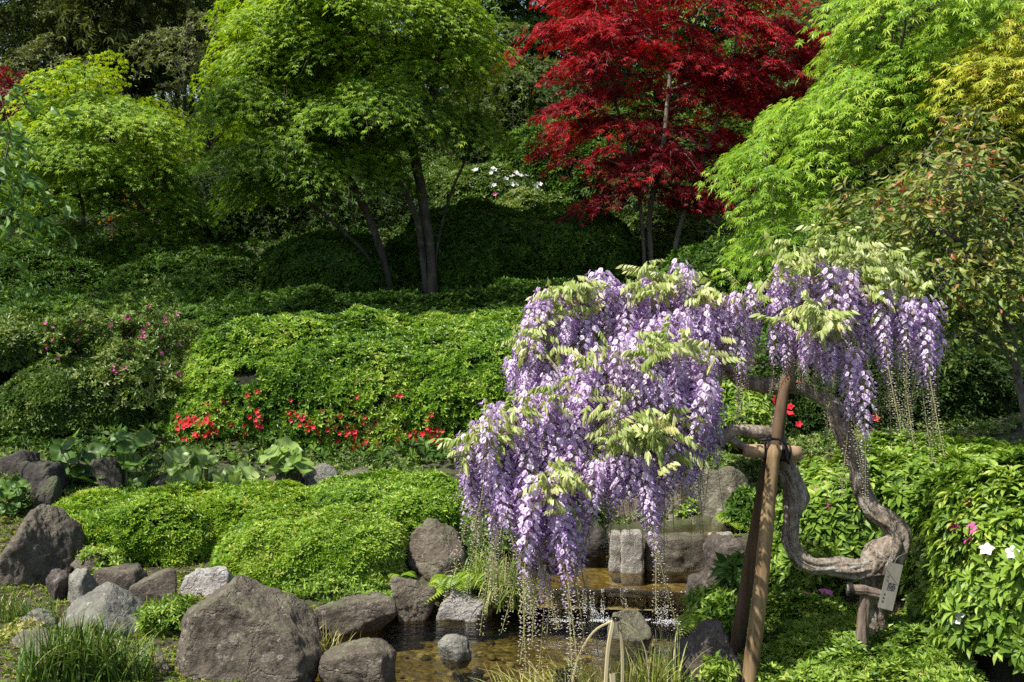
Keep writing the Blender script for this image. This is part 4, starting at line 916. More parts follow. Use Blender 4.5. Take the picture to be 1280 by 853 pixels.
# thin trunks standing behind
for i, (tx, Y, rr, lab) in enumerate([(118, 27, .05, 'slim dark trunk left of the green bamboo stem'), (186, 29, .05, 'slim dark trunk in the middle of the dark woodland'), (222, 28, .06, 'slim trunk beside the thick dark trunk'), (262, 30, .05, 'slim trunk near the sky gap by the central maple'), (296, 29, .06, 'slim trunk against the bright sky gap at the central maple'), (60, 29, .05, 'slim dark trunk at the upper left')]):
    b = P(tx, 300, Y); g = float(gz(b[0], b[1])); mb = MB()
    tube(mb, [[b[0], Y, g - .1], [b[0] + .1, Y, g + 3], [b[0] + .05, Y, g + 6.5], [b[0] - .1, Y, g + 10]], [rr * 1.3, rr, rr * .9, rr * .6], 8, step=.4, rough=.08, seed=i)
    root = empty('slim_tree', (b[0], Y, g), lab, 'tree', 'slim trunks in the woodland'); mb.build('trunk', M['bark_forest'], root, smooth=True)
    r = np.random.default_rng(500 + i); mb = MB(); n = 1500; c = np.array([b[0], Y, g + 8.3]); q = c + nrm(r.normal(size=(n, 3))) * r.random((n, 1)) ** .5 * np.array([1.5, 1.3, 2.2])
    scatter(mb, FL, q, frames_z(r.normal(0, .6, (n, 3)) + [0, 0, 1]), .16 * r.uniform(.7, 1.3, n), r.normal(.4, .2, n)); mb.build('crown', M['forest'], root)
# far wood reads as one mass
mb = MB(); r = np.random.default_rng(77); n = 26000
px_, py_ = r.uniform(-250, 1550, n), r.uniform(0, 1, n); Yf = r.uniform(34, 44, n); q = np.array([P(a, 200, y) for a, y in zip(px_, Yf)])
zt = 4.4 + 4.3 * py_ * (1 + .25 * vnoise(np.column_stack([q[:, 0] * .5, q[:, 1] * .3, 0 * Yf]), 3)); q[:, 2] = zt
kp = (fbm(q * .6, 8, 4, .6) > -.38) & ((q[:, 2] < 6.2) | (fbm(q * 1.3, 4, 3) > .2)); q = q[kp]
scatter(mb, FL, q, frames_z(r.normal(0, .6, q.shape) + [0, 0, 1]), .34 * r.uniform(.7, 1.4, len(q)), r.normal(.4, .2, len(q)))
tag(mb.build('far_woodland', M['forest']), 'far dark wood closing the view behind the trees', 'woodland', kind='stuff')

# ------------------------------------------------------------------ wisteria
WB = barkmat('wisteria_bark', (.085, .062, .045), (.40, .34, .27), 42, .6, 1.0, .02, (.34, .33, .29))
wroot = empty('wisteria', P(1095, 822, 5.0), 'old twisted wisteria hung with long lilac flower clusters', 'wisteria')
mb = MB()
def wt(pts, rad, sides=20, rough=.2, knots=.25, seed=0, step=.012):
    tube(mb, [P(*p) for p in pts], [S(q * .88, 5) for q in rad], 64, step, .22, knots=knots * 1.3, seed=seed, ns=6, am=3.2, ridge=.35)
wt([(1099, 850, 5.0), (1095, 800, 5.0), (1094, 760, 5.0), (1094, 720, 4.98), (1102, 695, 4.97)], [19, 16, 15, 19, 22], 26, .16, .2, 1)
wt([(1084, 722, 4.98), (1096, 706, 4.97), (1110, 690, 4.96), (1119, 672, 4.96), (1112, 655, 4.97), (1090, 637, 4.98), (1076, 612, 5.0), (1072, 585, 5.0), (1062, 560, 5.0), (1050, 530, 5.0), (1043, 510, 5.02), (1028, 498, 5.04), (1008, 488, 5.06), (985, 484, 5.08)],
   [18, 25, 24, 20, 16, 13, 12, 11.5, 11, 12, 11, 9.5, 9, 8], 26, .16, .16, 2)
wt([(1092, 712, 4.97), (1070, 712, 4.95), (1045, 710, 4.93), (1018, 708, 4.92), (1000, 698, 4.92), (989, 675, 4.93), (990, 645, 4.95), (994, 622, 4.96), (988, 595, 4.98), (978, 570, 5.0), (972, 545, 5.03), (975, 515, 5.05), (978, 490, 5.06)],
   [20, 15, 13.5, 13, 15, 14, 13, 17, 13, 12, 10, 9, 8], 26, .16, .2, 3)
mb.build('trunk', WB, wroot, smooth=True)
# branches: polylines the racemes hang from
BR = {
 'a': ([(985, 484, 5.06), (960, 483, 5.06), (935, 480, 5.06), (915, 470, 5.08), (895, 440, 5.1), (860, 400, 5.12), (815, 372, 5.12), (780, 380, 5.12)], [8, 9, 9, 7, 6, 5, 4, 3]),
 'b': ([(815, 372, 5.12), (770, 395, 5.1), (725, 378, 5.08), (690, 392, 5.05), (660, 425, 5.02)], [4, 4, 3.5, 3, 2]),
 'c': ([(972, 548, 5.0), (950, 540, 4.96), (925, 542, 4.92), (898, 552, 4.88), (880, 530, 4.86), (868, 490, 4.82), (850, 462, 4.8), (815, 448, 4.78), (780, 455, 4.76)], [8, 8, 8, 7, 6, 5, 4.5, 4, 3.5]),
 'd': ([(780, 455, 4.76), (745, 475, 4.74), (710, 505, 4.72), (670, 522, 4.70), (630, 530, 4.70), (595, 548, 4.7), (578, 570, 4.7)], [3.5, 3.5, 3, 3, 2.6, 2.2, 1.6]),
 'e': ([(898, 552, 4.88), (870, 570, 4.8), (835, 560, 4.72), (800, 570, 4.66), (770, 578, 4.64), (740, 600, 4.62), (700, 590, 4.6), (672, 600, 4.58)], [6, 5, 4.5, 4, 3.5, 3, 2.5, 2]),
 'f': ([(985, 484, 5.06), (990, 450, 5.04), (1000, 405, 5.0), (1015, 360, 4.98), (1040, 335, 4.96), (1075, 350, 4.94), (1105, 372, 4.92), (1140, 388, 4.92), (1160, 400, 4.92)], [8, 7, 6, 5, 4.5, 4, 3.5, 3, 2]),
 'g': ([(1000, 405, 5.0), (975, 385, 4.98), (955, 370, 4.96)], [5, 3.5, 2.5]),
 'h': ([(1000, 405, 5.0), (1015, 412, 4.9), (1030, 420, 4.84), (1055, 425, 4.82)], [4, 3.5, 3, 2]),
 'i': ([(915, 470, 5.08), (905, 440, 5.0), (925, 405, 5.0), (940, 380, 5.0)], [5, 4, 3, 2]),
 'j': ([(850, 462, 4.8), (843, 480, 4.7), (838, 500, 4.66), (820, 520, 4.62), (795, 530, 4.6)], [5, 5, 4.5, 4, 3]),
 'k': ([(978, 565, 4.98), (955, 562, 4.97), (930, 558, 4.95), (905, 546, 4.92)], [6, 6, 5, 4]),
 'l': ([(720, 500, 4.72), (700, 470, 4.8), (680, 440, 4.9), (665, 420, 5.0)], [3, 2.5, 2, 2]),
 'm': ([(770, 578, 4.64), (765, 545, 4.68), (790, 520, 4.72), (830, 515, 4.74)], [3, 2.5, 2.2, 2]),
}
mb = MB(); pts_all, chain_id = [], []
for q, (k, (pl, rd)) in enumerate(BR.items()):
    rr = np.random.default_rng(q); pp = np.array([P(*p) for p in pl]); pp[1:-1] += rr.normal(0, .008, pp[1:-1].shape)
    tube(mb, pp, [S(v, 5) for v in rd], 12, .02, .18, knots=.15, seed=q + 11)
mb.build('branch', WB, wroot, smooth=True)

# raceme templates: stalk down -z, length 1 -> real metres set at build
def raceme_tpl(seed, L=.36, nf=86, openf=.62):
    r = np.random.default_rng(seed); V, Tn, f3, f4, m3, m4, n = [], [], [], [], [], [], 0
    def put(v, fs, m, t):
        nonlocal n
        V.append(v); Tn.append(np.full(len(v), t))
        for f in fs:
            f = np.array(f); (f3 if f.shape[1] == 3 else f4).append(f + n); (m3 if f.shape[1] == 3 else m4).append(np.full(len(f), m))
        n += len(v)
    sw = r.normal(0, .02, 2)
    def ax(t): return np.array([sw[0] * t * t * 3 + .004 * math.sin(t * 7 + seed), sw[1] * t * t * 3 + .004 * math.cos(t * 6), -L * t])
    # stalk
    k = 7; sv = []
    for i in range(k + 1):
        c = ax(i / k); w = .0026 * (1 - .5 * i / k)
        for a in (0, 2.1, 4.2): sv.append(c + np.array([math.cos(a) * w, math.sin(a) * w, 0]))
    sf = [[i * 3 + j, i * 3 + (j + 1) % 3, i * 3 + 3 + (j + 1) % 3, i * 3 + 3 + j] for i in range(k) for j in range(3)]
    put(np.array(sv), [sf], 3, .5)
    for i in range(nf):
        t = ((i + r.random()) / nf) ** .92; c = ax(t); a = i * 2.4 + r.normal() * .3
        op = np.clip((openf - t) / .32, 0, 1); s = .0128 * op + .0088 * (1.1 - .45 * t); s *= r.uniform(.8, 1.2)
        pl = ((.031 * (1 - t * .5)) * op + .009)  * r.uniform(.75, 1.2)
        d = np.array([math.cos(a), math.sin(a), .15 - .25 * t]); d = d / np.linalg.norm(d)
        e = c + d * pl; sd_ = np.array([-math.sin(a), math.cos(a), 0]); u = np.cross(d, sd_); u = u if u[2] > 0 else -u
        put(np.array([c, c + u * .0016, e]), [[[0, 1, 2]]], 3, .3)
        if op > .25:
            tb = .5 + r.normal() * .22
            # banner petal, reflexed up
            b0, bw = e, s * .58
            v = np.array([b0, b0 + sd_ * bw + u * s * .35 + d * s * .05, b0 + sd_ * bw * .7 + u * s * .95 - d * s * .25, b0 + u * s * 1.05 - d * s * .2, b0 - sd_ * bw * .7 + u * s * .95 - d * s * .25, b0 - sd_ * bw + u * s * .35 + d * s * .05, b0 + u * s * .5 + d * s * .12])
            put(v, [[[0, 1, 2, 6], [6, 2, 3, 4], [0, 6, 4, 5]]], 0, tb)
            # wings and keel
            kl = s * .85; w2 = s * .24; tip = e + d * kl - u * s * .25
            v = np.array([e, e + d * kl * .5 + sd_ * w2 + u * .1 * s, tip, e + d * kl * .5 - sd_ * w2 + u * .1 * s, e + d * kl * .45 - u * s * .38])
            put(v, [[[0, 1, 2], [0, 2, 3], [0, 4, 1], [4, 2, 1], [0, 3, 4], [4, 3, 2]]], 1, .5 + r.normal() * .25)
        else:
            w2 = s * .31; tip = e + d * s * 1.25 + u * s * .1; mm = e + d * s * .45
            v = np.array([e, mm + sd_ * w2, mm + u * w2, mm - sd_ * w2, mm - u * w2, tip])
            put(v, [[[0, 1, 2], [0, 2, 3], [0, 3, 4], [0, 4, 1], [5, 2, 1], [5, 3, 2], [5, 4, 3], [5, 1, 4]]], 1 if (op > 0 and r.random() < .6) else 2, np.clip(t + r.normal() * .1, 0, 1))
    F_, M_ = [], []
    if f3: F_.append(np.concatenate(f3)); M_.append(np.concatenate(m3))
    if f4: F_.append(np.concatenate(f4)); M_.append(np.concatenate(m4))
    return {'v': np.concatenate(V), 'f': F_, 't': np.clip(np.concatenate(Tn), 0, 1), 'm': M_}
RT_LONG = [raceme_tpl(i, .50 + .03 * i, 150, .50 + .02 * i) for i in range(6)]
RT_FULL = [raceme_tpl(20 + i, .23 + .035 * i, 95, .70) for i in range(6)]
RT_TAIL = [raceme_tpl(40 + i, .46, 140, .36) for i in range(4)]
MW = [M['lilac'], M['violet'], M['bud'], M['stalk']]
r = np.random.default_rng(11); RC = []   # position, template, scale
def hang(pl, n, kind, dx=12, dy=14, dY=.07, s=(.8, 1.15), lift=0):
    pl = np.array(pl, float); cum = np.concatenate([[0], np.cumsum(np.hypot(np.diff(pl[:, 0]), np.diff(pl[:, 1])))])
    n = int(round(n * .82)) if n > 5 else n
    for i in range(n):
        d = (i + r.random()) / n * cum[-1]; q = np.array([np.interp(d, cum, pl[:, k]) for k in range(3)])
        q[0] += r.normal() * dx; q[1] += r.normal() * dy - lift; q[2] += r.normal() * dY
        kk = kind[r.integers(0, len(kind))]
        lib = {'L': RT_LONG, 'F': RT_FULL, 'T': RT_TAIL}[kk]; RC.append((P(*q), lib[r.integers(0, len(lib))], r.uniform(*s)))
hang([(652, 400, 5.05), (690, 372, 5.08), (730, 362, 5.1), (775, 375, 5.12)], 26, 'FFL', 8, 12)
hang([(765, 375, 5.12), (815, 348, 5.12), (870, 362, 5.1), (930, 378, 5.05)], 34, 'FFL', 8, 14)
hang([(650, 430, 4.98), (700, 420, 5.0), (745, 405, 5.02)], 18, 'FFL', 10, 20)
hang([(770, 400, 5.0), (850, 395, 5.0), (930, 400, 5.0)], 20, 'FLL', 10, 14)
hang([(648, 470, 4.92), (690, 455, 4.9), (720, 470, 4.88)], 12, 'FL', 8, 16, s=(.7, 1))
hang([(720, 478, 4.74), (770, 448, 4.74), (825, 432, 4.76), (870, 446, 4.78), (898, 468, 4.8)], 40, 'FFL', 7, 12, .05)
hang([(745, 500, 4.7), (800, 480, 4.7), (860, 485, 4.72), (895, 500, 4.76)], 22, 'FL', 9, 12, .05)
hang([(612, 532, 4.68), (650, 512, 4.70), (690, 498, 4.72), (730, 490, 4.73)], 26, 'FFL', 7, 12, .05)
hang([(580, 556, 4.7), (605, 540, 4.7), (640, 548, 4.7)], 17, 'LLF', 6, 10, .05, (1.0, 1.3))
hang([(610, 570, 4.66), (650, 575, 4.66), (690, 565, 4.66), (725, 555, 4.68)], 18, 'LFL', 8, 12, .05, (.9, 1.2))
hang([(655, 612, 4.58), (680, 598, 4.58), (705, 612, 4.6)], 17, 'LL', 7, 10, .04, (1.05, 1.35))
hang([(738, 582, 4.62), (770, 572, 4.62), (810, 570, 4.63)], 18, 'FFL', 7, 9, .05, (.85, 1.1))
hang([(820, 560, 4.68), (850, 545, 4.72), (890, 525, 4.78)], 16, 'FL', 7, 12, .05, (.8, 1.1))
hang([(955, 372, 4.98), (990, 355, 4.98), (1040, 330, 4.96), (1085, 350, 4.94)], 26, 'FFL', 8, 12, .06)
hang([(1075, 372, 4.92), (1110, 376, 4.92), (1150, 378, 4.92)], 14, 'LLT', 7, 8, .05, (.95, 1.15))
hang([(1148, 372, 4.9), (1160, 385, 4.9)], 5, 'L', 4, 6, .03, (1.0, 1.1))
hang([(1170, 420, 4.9), (1178, 430, 4.9)], 1, 'T', 1, 2, .01, (.75, .8))
hang([(965, 405, 4.95), (1000, 420, 4.9), (1030, 430, 4.88), (1060, 420, 4.88)], 15, 'FFF', 8, 10, .05, (.6, .85))
hang([(960, 430, 5.0), (1010, 450, 4.92), (1065, 400, 4.9)], 5, 'FT', 12, 8, .05, (.5, .7))
hang([(1058, 445, 4.86), (1078, 450, 4.86)], 3, 'L', 4, 6, .03, (.95, 1.1))
RC.sort(key=lambda q: q[0][1])
# the hundred that show largest hang as parts of their own, the rest as one mass
def vis_score(q):
    return -q[0][1] + (.15 if q[1] in RT_LONG or q[1] in RT_TAIL else 0) + .0
def key(i): return q
idx = np.argsort([q[0][1] - .12 * (len(q[1]['v']) > 1500) for q in RC]); first = set(idx[:100].tolist())
tail = MB(); meshes = {}
for i, (p, tp, s) in enumerate(RC):
    ang = r.uniform(0, 6.3)
    if i in first:
        key_ = id(tp)
        if key_ not in meshes:
            mb = MB(); scatter(mb, tp, np.zeros((1, 3)), np.eye(3)[None], 1, 0); o = mb.build('raceme', MW, wroot); meshes[key_] = o.data
        else:
            o = bpy.data.objects.new('raceme', meshes[key_]); COL.objects.link(o); o.parent = wroot
        o.location = tuple(p - np.array(wroot.location)); o.scale = (s, s, s); o.rotation_euler = (r.normal() * .10, r.normal() * .10, ang)
    else:
        scatter(tail, tp, p[None], (rot('z', ang))[None], s, 0)
tag(tail.build('racemes', MW, wroot), kind='stuff')
# leaves: pinnate, folded downwards
lf = leaf_full(.34, -.16, .35, 3, .45)
def pinnate(seed):
    q = np.random.default_rng(seed); it = []
    for i in range(5):
        y = .15 + i * .17
        for s in (-1, 1):
            Mx = rot('z', -s * (1.0 - .12 * i)) @ rot('y', s * .3) @ rot('x', -.75 + q.normal() * .22)
            it.append((lf, Mx, np.array([0, y, -.12 * y * y]), .40 * q.uniform(.85, 1.15), q.normal() * .12))
    it.append((lf, rot('x', -.5), np.array([0, 1.0, -.12]), .42, .1))
    it.append((T([[-.008, 0, 0], [.008, 0, 0], [.006, 1, -.12], [-.006, 1, -.12]], [[[0, 1, 2, 3]]]), np.eye(3), np.zeros(3), 1, .4)); return join_tpl(it)
PIN = [pinnate(i) for i in range(4)]
r = np.random.default_rng(21); LP = []
for (pl, n, dx, dy) in [([(575, 562, 4.62), (600, 540, 4.62), (640, 530, 4.64)], 26, 6, 9), ([(650, 420, 4.98), (700, 378, 5.0), (735, 368, 5.02)], 22, 8, 12), ([(715, 362, 5.0), (745, 358, 5.0)], 10, 5, 6),
     ([(780, 362, 5.04), (815, 345, 5.02), (855, 350, 5.02)], 26, 8, 8), ([(860, 358, 5.0), (930, 372, 5.0)], 14, 8, 6), ([(730, 452, 4.68), (770, 436, 4.68), (830, 424, 4.68), (895, 440, 4.74)], 34, 8, 9),
     ([(735, 505, 4.64), (790, 510, 4.6), (850, 530, 4.6)], 30, 14, 14), ([(755, 555, 4.56), (800, 540, 4.56), (845, 550, 4.6)], 26, 12, 12), ([(668, 612, 4.52), (700, 592, 4.52), (720, 600, 4.54)], 20, 8, 10),
     ([(955, 345, 4.96), (975, 325, 4.96), (1010, 318, 4.96), (1060, 312, 4.94), (1105, 345, 4.92), (1140, 365, 4.92)], 80, 10, 16), ([(985, 395, 4.84), (1020, 388, 4.82), (1050, 400, 4.82)], 28, 9, 9), ([(655, 440, 4.9), (700, 420, 4.9)], 10, 12, 12), ([(640, 515, 4.66), (700, 485, 4.68)], 10, 10, 8)]:
    pl = np.array(pl, float); cum = np.concatenate([[0], np.cumsum(np.hypot(np.diff(pl[:, 0]), np.diff(pl[:, 1])))])
    for i in range(n):
        d = r.random() * cum[-1]; q = [np.interp(d, cum, pl[:, k]) for k in range(3)]; LP.append(P(q[0] + r.normal() * dx, q[1] + r.normal() * dy, q[2] + r.normal() * .05))
LP = np.concatenate([LP, np.array(LP) + np.random.default_rng(3).normal(0, .025, (len(LP), 3))]); mb = MB(); n = len(LP); w = r.integers(0, 4, n)
yd = np.column_stack([r.normal(0, 1, n), r.normal(-.35, .7, n), r.uniform(-.7, .5, n)])
fr = frames_yz(yd, np.column_stack([r.normal(0, .25, (n, 2)), np.ones(n)])); sz = r.uniform(.06, .105, n)
for k in range(4):
    q = w == k; scatter(mb, PIN[k], LP[q], fr[q], sz[q], r.normal(.45, .2, q.sum()))
mb.build('foliage', M['wist_leaf'], wroot)

# ------------------------------------------------------------------ wooden props
WD = barkmat('prop_wood', (.10, .062, .03), (.42, .30, .155), 22, .06, .6, .006)
WDD = barkmat('prop_wood_dark', (.05, .032, .02), (.17, .11, .065), 16, .07, .35, .004)
WC = barkmat('peeled_wood', (.22, .14, .08), (.42, .30, .19), 20, .2, .3, .003)
BLK = plain('black_binding', (.012, .012, .013), .6)
pr_ = empty('wooden_prop', P(940, 853, 4.85), 'two leaning wooden props lashed to a short crossbar under the wisteria', 'plant support')
mb = MB(); tube(mb, [P(930, 910, 4.72), P(950, 740, 4.78), P(968, 556, 4.86)], [S(10.8, 4.8), S(9.6, 4.8), S(7.8, 4.8)], 20, .05, .05, seed=2); mb.build('pole', WD, pr_, smooth=True)
mb = MB(); tube(mb, [P(905, 905, 5.12), P(935, 720, 5.02), P(962, 560, 4.95)], [S(9, 5), S(8.5, 5), S(7, 5)], 18, .05, .05, seed=3); mb.build('pole', WDD, pr_, smooth=True)
mb = MB(); tube(mb, [P(968, 575, 4.93), P(975, 520, 4.96), P(983, 470, 5.0)], [S(8, 5), S(7.5, 5), S(6.5, 5)], 16, .05, .04, seed=4); mb.build('upright', WDD, pr_, smooth=True)
mb = MB(); tube(mb, [P(930, 563, 4.9), P(965, 565, 4.9), P(1000, 567, 4.9)], [S(8, 5), S(8.5, 5), S(9, 5)], 18, .03, .03, seed=5); mb.build('crossbar', WC, pr_, smooth=True)
mb = MB()
for k, (x, y, dx, dy) in enumerate([(958, 564, 0, 13), (961, 564, 2, 13), (955, 564, -2, 13), (979, 565, 0, 13), (982, 566, 2, 12), (985, 565, 1, 12), (976, 565, -1, 13)]):
    c = P(x, y, 4.9); rr = S(dy, 4.9) * .92; n = 18; a = np.arange(n + 1) / n * 2 * math.pi
    q = np.stack([c[0] + .002 * np.sin(a + k), c[1] + np.cos(a) * rr * .9, c[2] + np.sin(a) * rr], -1); tube(mb, q, np.full(n + 1, .0042), 6)
tube(mb, [P(948, 551, 4.85), P(965, 549, 4.84), P(980, 553, 4.85), P(986, 580, 4.86)], [.006] * 4, 6, .02)
mb.build('binding', BLK, pr_, smooth=True)
s2 = empty('wooden_stake', P(1078, 828, 4.85), 'short weathered stake with a small crossbar under the wisteria knot', 'plant support')
WG = barkmat('grey_wood', (.07, .05, .038), (.30, .24, .185), 34, .06, 1.0, .012)
mb = MB(); tube(mb, [P(1076, 850, 4.86), P(1078, 790, 4.86), P(1082, 744, 4.87)], [S(8.5, 4.9), S(8, 4.9), S(7, 4.9)], 40, .015, .1, seed=6, ns=3, am=3, ridge=.3); mb.build('post', WG, s2, smooth=True)
mb = MB(); tube(mb, [P(1059, 736, 4.87), P(1080, 738, 4.86), P(1101, 744, 4.86)], [S(6.5, 4.9), S(7, 4.9), S(6.5, 4.9)], 40, .01, .1, seed=7, ns=3, am=3, ridge=.3); mb.build('crossbar', WG, s2, smooth=True)
mb = MB()
for k in range(4):
    c = P(1060 + k * 1.5, 737, 4.87); n = 14; a = np.arange(n + 1) / n * 2 * math.pi; tube(mb, np.stack([c[0] + 0 * a, c[1] + np.cos(a) * .028, c[2] + np.sin(a) * .028], -1), np.full(n + 1, .003), 5)
mb.build('binding', BLK, s2, smooth=True)
# name tag
tc = P(1113, 733, 4.84); w_, h_ = S(19, 4.84), S(60, 4.84)
tg = empty('name_tag', tc, 'grey name tag with the character 藤 hanging from the wisteria', 'plant tag')
tg.rotation_euler = (R(-6), R(13), R(-4))
bm = bmesh.new(); bmesh.ops.create_cube(bm, size=1); bmesh.ops.scale(bm, vec=(w_, .004, h_), verts=bm.verts); bmesh.ops.bevel(bm, geom=bm.edges[:], offset=.0012, segments=2)
me = bpy.data.meshes.new('plate'); bm.to_mesh(me); bm.free(); me.materials.append(barkmat('tag_plate', (.15, .14, .12), (.23, .22, .19), 30, .3, .1, .002))
pl_ = bpy.data.objects.new('plate', me); COL.objects.link(pl_); pl_.parent = tg
INK = plain('ink', (.02, .02, .022), .6)
def text(body, x, z, size):
    c = bpy.data.curves.new('lettering', 'FONT'); c.body = body; c.size = size * .86; c.align_x = 'CENTER'; c.align_y = 'CENTER'; c.extrude = .0003
    t = bpy.data.objects.new('tmp', c); COL.objects.link(t); bpy.context.view_layer.update()
    me = bpy.data.meshes.new_from_object(t.evaluated_get(bpy.context.evaluated_depsgraph_get())); bpy.data.objects.remove(t)
    me.materials.clear(); me.materials.append(INK)
    o = bpy.data.objects.new('lettering', me); COL.objects.link(o); o.parent = pl_; o.location = (x, -.0026, z); o.rotation_euler = (R(90), 0, 0); return o
text('藤', .004, -.005, .046)
text('ふ', -.018, .040, .016); text('じ', -.018, .022, .016)
text('まめ科'[0], -.017, -.040, .013); text('め', -.017, -.056, .013); text('科', -.017, -.072, .013)
mb = MB(); q = [P(1118, 705, 4.80), P(1122, 697, 4.80), P(1132, 692, 4.86), P(1136, 690, 4.93)]; tube(mb, q, [.0015] * 4, 5, .01)
q = [P(1118, 705, 4.80), P(1108, 698, 4.79), P(1098, 690, 4.82)]; tube(mb, q, [.0015] * 3, 5, .01)
o = mb.build('hanging_wire', plain('wire', (.2, .2, .19), .4)); o.parent = tg
o.matrix_parent_inverse = (tg.matrix_basis).inverted(); o.location = (0, 0, 0)

# split bamboo hoops at the bottom
hp = empty('bamboo_hoop_edging', P(760, 853, 4.5), 'split bamboo hoops tied together at the pond edge', 'garden edging')
BS = barkmat('split_bamboo', (.34, .29, .16), (.52, .45, .28), 12, .06, .15, .002)
def strip(pts, w, name='bamboo_strip', d=.006):
    mb = MB(); p, _ = resample(np.array([P(*q) for q in pts]), np.ones(len(pts)), .02); tgd = nrm(np.gradient(p, axis=0)); sd_ = nrm(np.cross(tgd, np.array([0, 1., .0]))); fw = np.cross(sd_, tgd)
    n = len(p); v = np.stack([p - sd_ * w, p - sd_ * w * .6 - fw * d, p + sd_ * w * .6 - fw * d, p + sd_ * w, p + fw * d * .6], 1).reshape(-1, 3)
    i = np.arange(n - 1)[:, None] * 5; j = np.arange(5)[None]; f = np.stack([i + j, i + (j + 1) % 5, i + 5 + (j + 1) % 5, i + 5 + j], -1).reshape(-1, 4)
    mb.add(v, [f]); mb.build(name, BS, hp, smooth=False)
strip([(712, 875, 4.5), (722, 825, 4.5), (742, 790, 4.5), (770, 774, 4.5)], .0045)
strip([(772, 774, 4.52), (795, 790, 4.54), (808, 820, 4.55), (813, 880, 4.55)], .003)
strip([(767, 775, 4.49), (760, 815, 4.48), (756, 880, 4.47)], .009)
strip([(773, 775, 4.5), (778, 815, 4.5), (778, 880, 4.5)], .0075)
strip([(766, 842, 4.45), (768, 880, 4.45)], .014)
mb = MB(); c = P(770, 775, 4.49)
for k in range(3):
    a = np.arange(13) / 12 * 2 * math.pi; tube(mb, np.stack([c[0] + np.cos(a) * .013, c[1] + np.sin(a) * .016, c[2] + .003 * k + 0 * a], -1), np.full(13, .0022), 5)
tube(mb, [c, c + [.012, -.01, .012], c + [.022, -.01, .008]], [.0018] * 3, 5, .005); tube(mb, [c, c + [-.012, -.01, .012], c + [-.02, -.01, .014]], [.0018] * 3, 5, .005)
mb.build('binding', BLK, hp)
mb = MB(); rr = np.random.default_rng(5); c = P(708, 845, 4.6)
for k in range(9):
    a = np.linspace(0, 2 * math.pi * 1.0, 22); R_ = rr.uniform(.03, .045); q = np.stack([np.cos(a) * R_, np.sin(a) * R_ * .5, np.full(22, rr.uniform(-.03, .03)) + .006 * np.sin(a * 2 + k)], -1) + c + rr.normal(0, .004, 3); tube(mb, q, np.full(22, .0028), 5)
tag(mb.build('black_cable_coil', BLK, origin=(c[0], c[1], c[2] - .03)), 'small coil of black cable in the grass by the bamboo hoops', 'cable')

# ------------------------------------------------------------------ small plants
def blades(mb, c, n, L, spread, w, seed, droop=.6, lean=(0, 0), tint=(.5, .22), segs=5, rad=.05):
    r = np.random.default_rng(seed); a = r.uniform(0, 2 * math.pi, n); l = L * r.uniform(.55, 1.2, n); o = r.uniform(.1, 1, n) * spread
    base = np.column_stack([c[0] + r.normal(0, rad, n), c[1] + r.normal(0, rad * .8, n), np.full(n, c[2])]); base[:, 2] = np.maximum(gz(base[:, 0], base[:, 1]) - .01, c[2] - .06)
    h = np.column_stack([np.cos(a) * o + lean[0], np.sin(a) * o + lean[1]])
    t = np.linspace(0, 1, segs + 1)
    ctr = base[:, None] + np.concatenate([h[:, None, :] * (l[:, None] * (t ** 1.3)[None])[..., None], (l[:, None] * (t[None] - droop * o[:, None] * t[None] ** 2.4))[..., None]], -1)
    sd_ = np.column_stack([-np.sin(a + r.normal(0, .5, n)), np.cos(a), np.zeros(n)]); sd_ = nrm(sd_); ww = w * r.uniform(.6, 1.2, n)[:, None] * np.sqrt(np.clip(1 - t, 0, 1))[None] + .0004
    v = np.stack([ctr - sd_[:, None] * ww[..., None], ctr + sd_[:, None] * ww[..., None]], 2)  # n,segs+1,2,3
    K = (segs + 1) * 2; f = np.array([[2 * i, 2 * i + 1, 2 * i + 3, 2 * i + 2] for i in range(segs)])
    tn = np.clip(r.normal(tint[0], tint[1], n)[:, None] + .25 * np.repeat(t, 2)[None] ** 3, 0, 1)
    mb.add(v.reshape(-1, 3), [(f[None] + (np.arange(n) * K)[:, None, None]).reshape(-1, 4)], tn.ravel())
def tuft(label, spots, mat, cat='sedge', name='sedge_tuft', group='grass tufts along the stream', **k):
    c0 = spots[0][0]; root_z = c0[2]; mb = MB()
    for i, (c, n, L, spread, w) in enumerate(spots): blades(mb, c, n, L, spread, w, k.get('seed', 1) * 31 + i, k.get('droop', .6), k.get('lean', (0, 0)), k.get('tint', (.5, .22)), rad=k.get('rad', .05))
    return tag(mb.build(name, mat, origin=c0), label, cat, group)
tuft('dense dark green sedge clump at the lower left', [(P(105, 872, 4.75), 300, .30, .75, .0042), (P(60, 880, 4.7), 150, .26, .8, .004), (P(150, 880, 4.75), 120, .26, .8, .004)], M['sedge_green'], seed=1, rad=.07, tint=(.4, .22))
tuft('grass tuft growing under the cracked brown boulder', [(P(22, 775, 5.4), 110, .16, .7, .003), (P(58, 765, 5.4), 50, .14, .7, .003)], M['sedge_green'], seed=2, tint=(.55, .25))
tuft('straw coloured grass in front of the pond by the bamboo hoops', [(P(700, 880, 4.6), 260, .26, .85, .0032), (P(650, 885, 4.6), 150, .22, .9, .003), (P(750, 872, 4.65), 160, .24, .7, .003)], M['sedge_straw'], seed=3, rad=.08, lean=(-.25, 0))
tuft('green grass right of the bamboo hoops beside the dark boulder', [(P(820, 870, 4.6), 170, .30, .7, .003), (P(785, 860, 4.7), 90, .26, .6, .003)], M['sedge_straw'], seed=4, rad=.06, tint=(.3, .22))
tuft('brownish grass clump trailing over the bank beside the fern', [(P(632, 742, 6.05), 380, .30, .75, .0034), (P(605, 726, 6.15), 220, .26, .8, .0034)], M['sedge_straw'], seed=5, rad=.07, droop=1.25, tint=(.08, .2))  # blades tinted darker: shade over this clump put into their colour
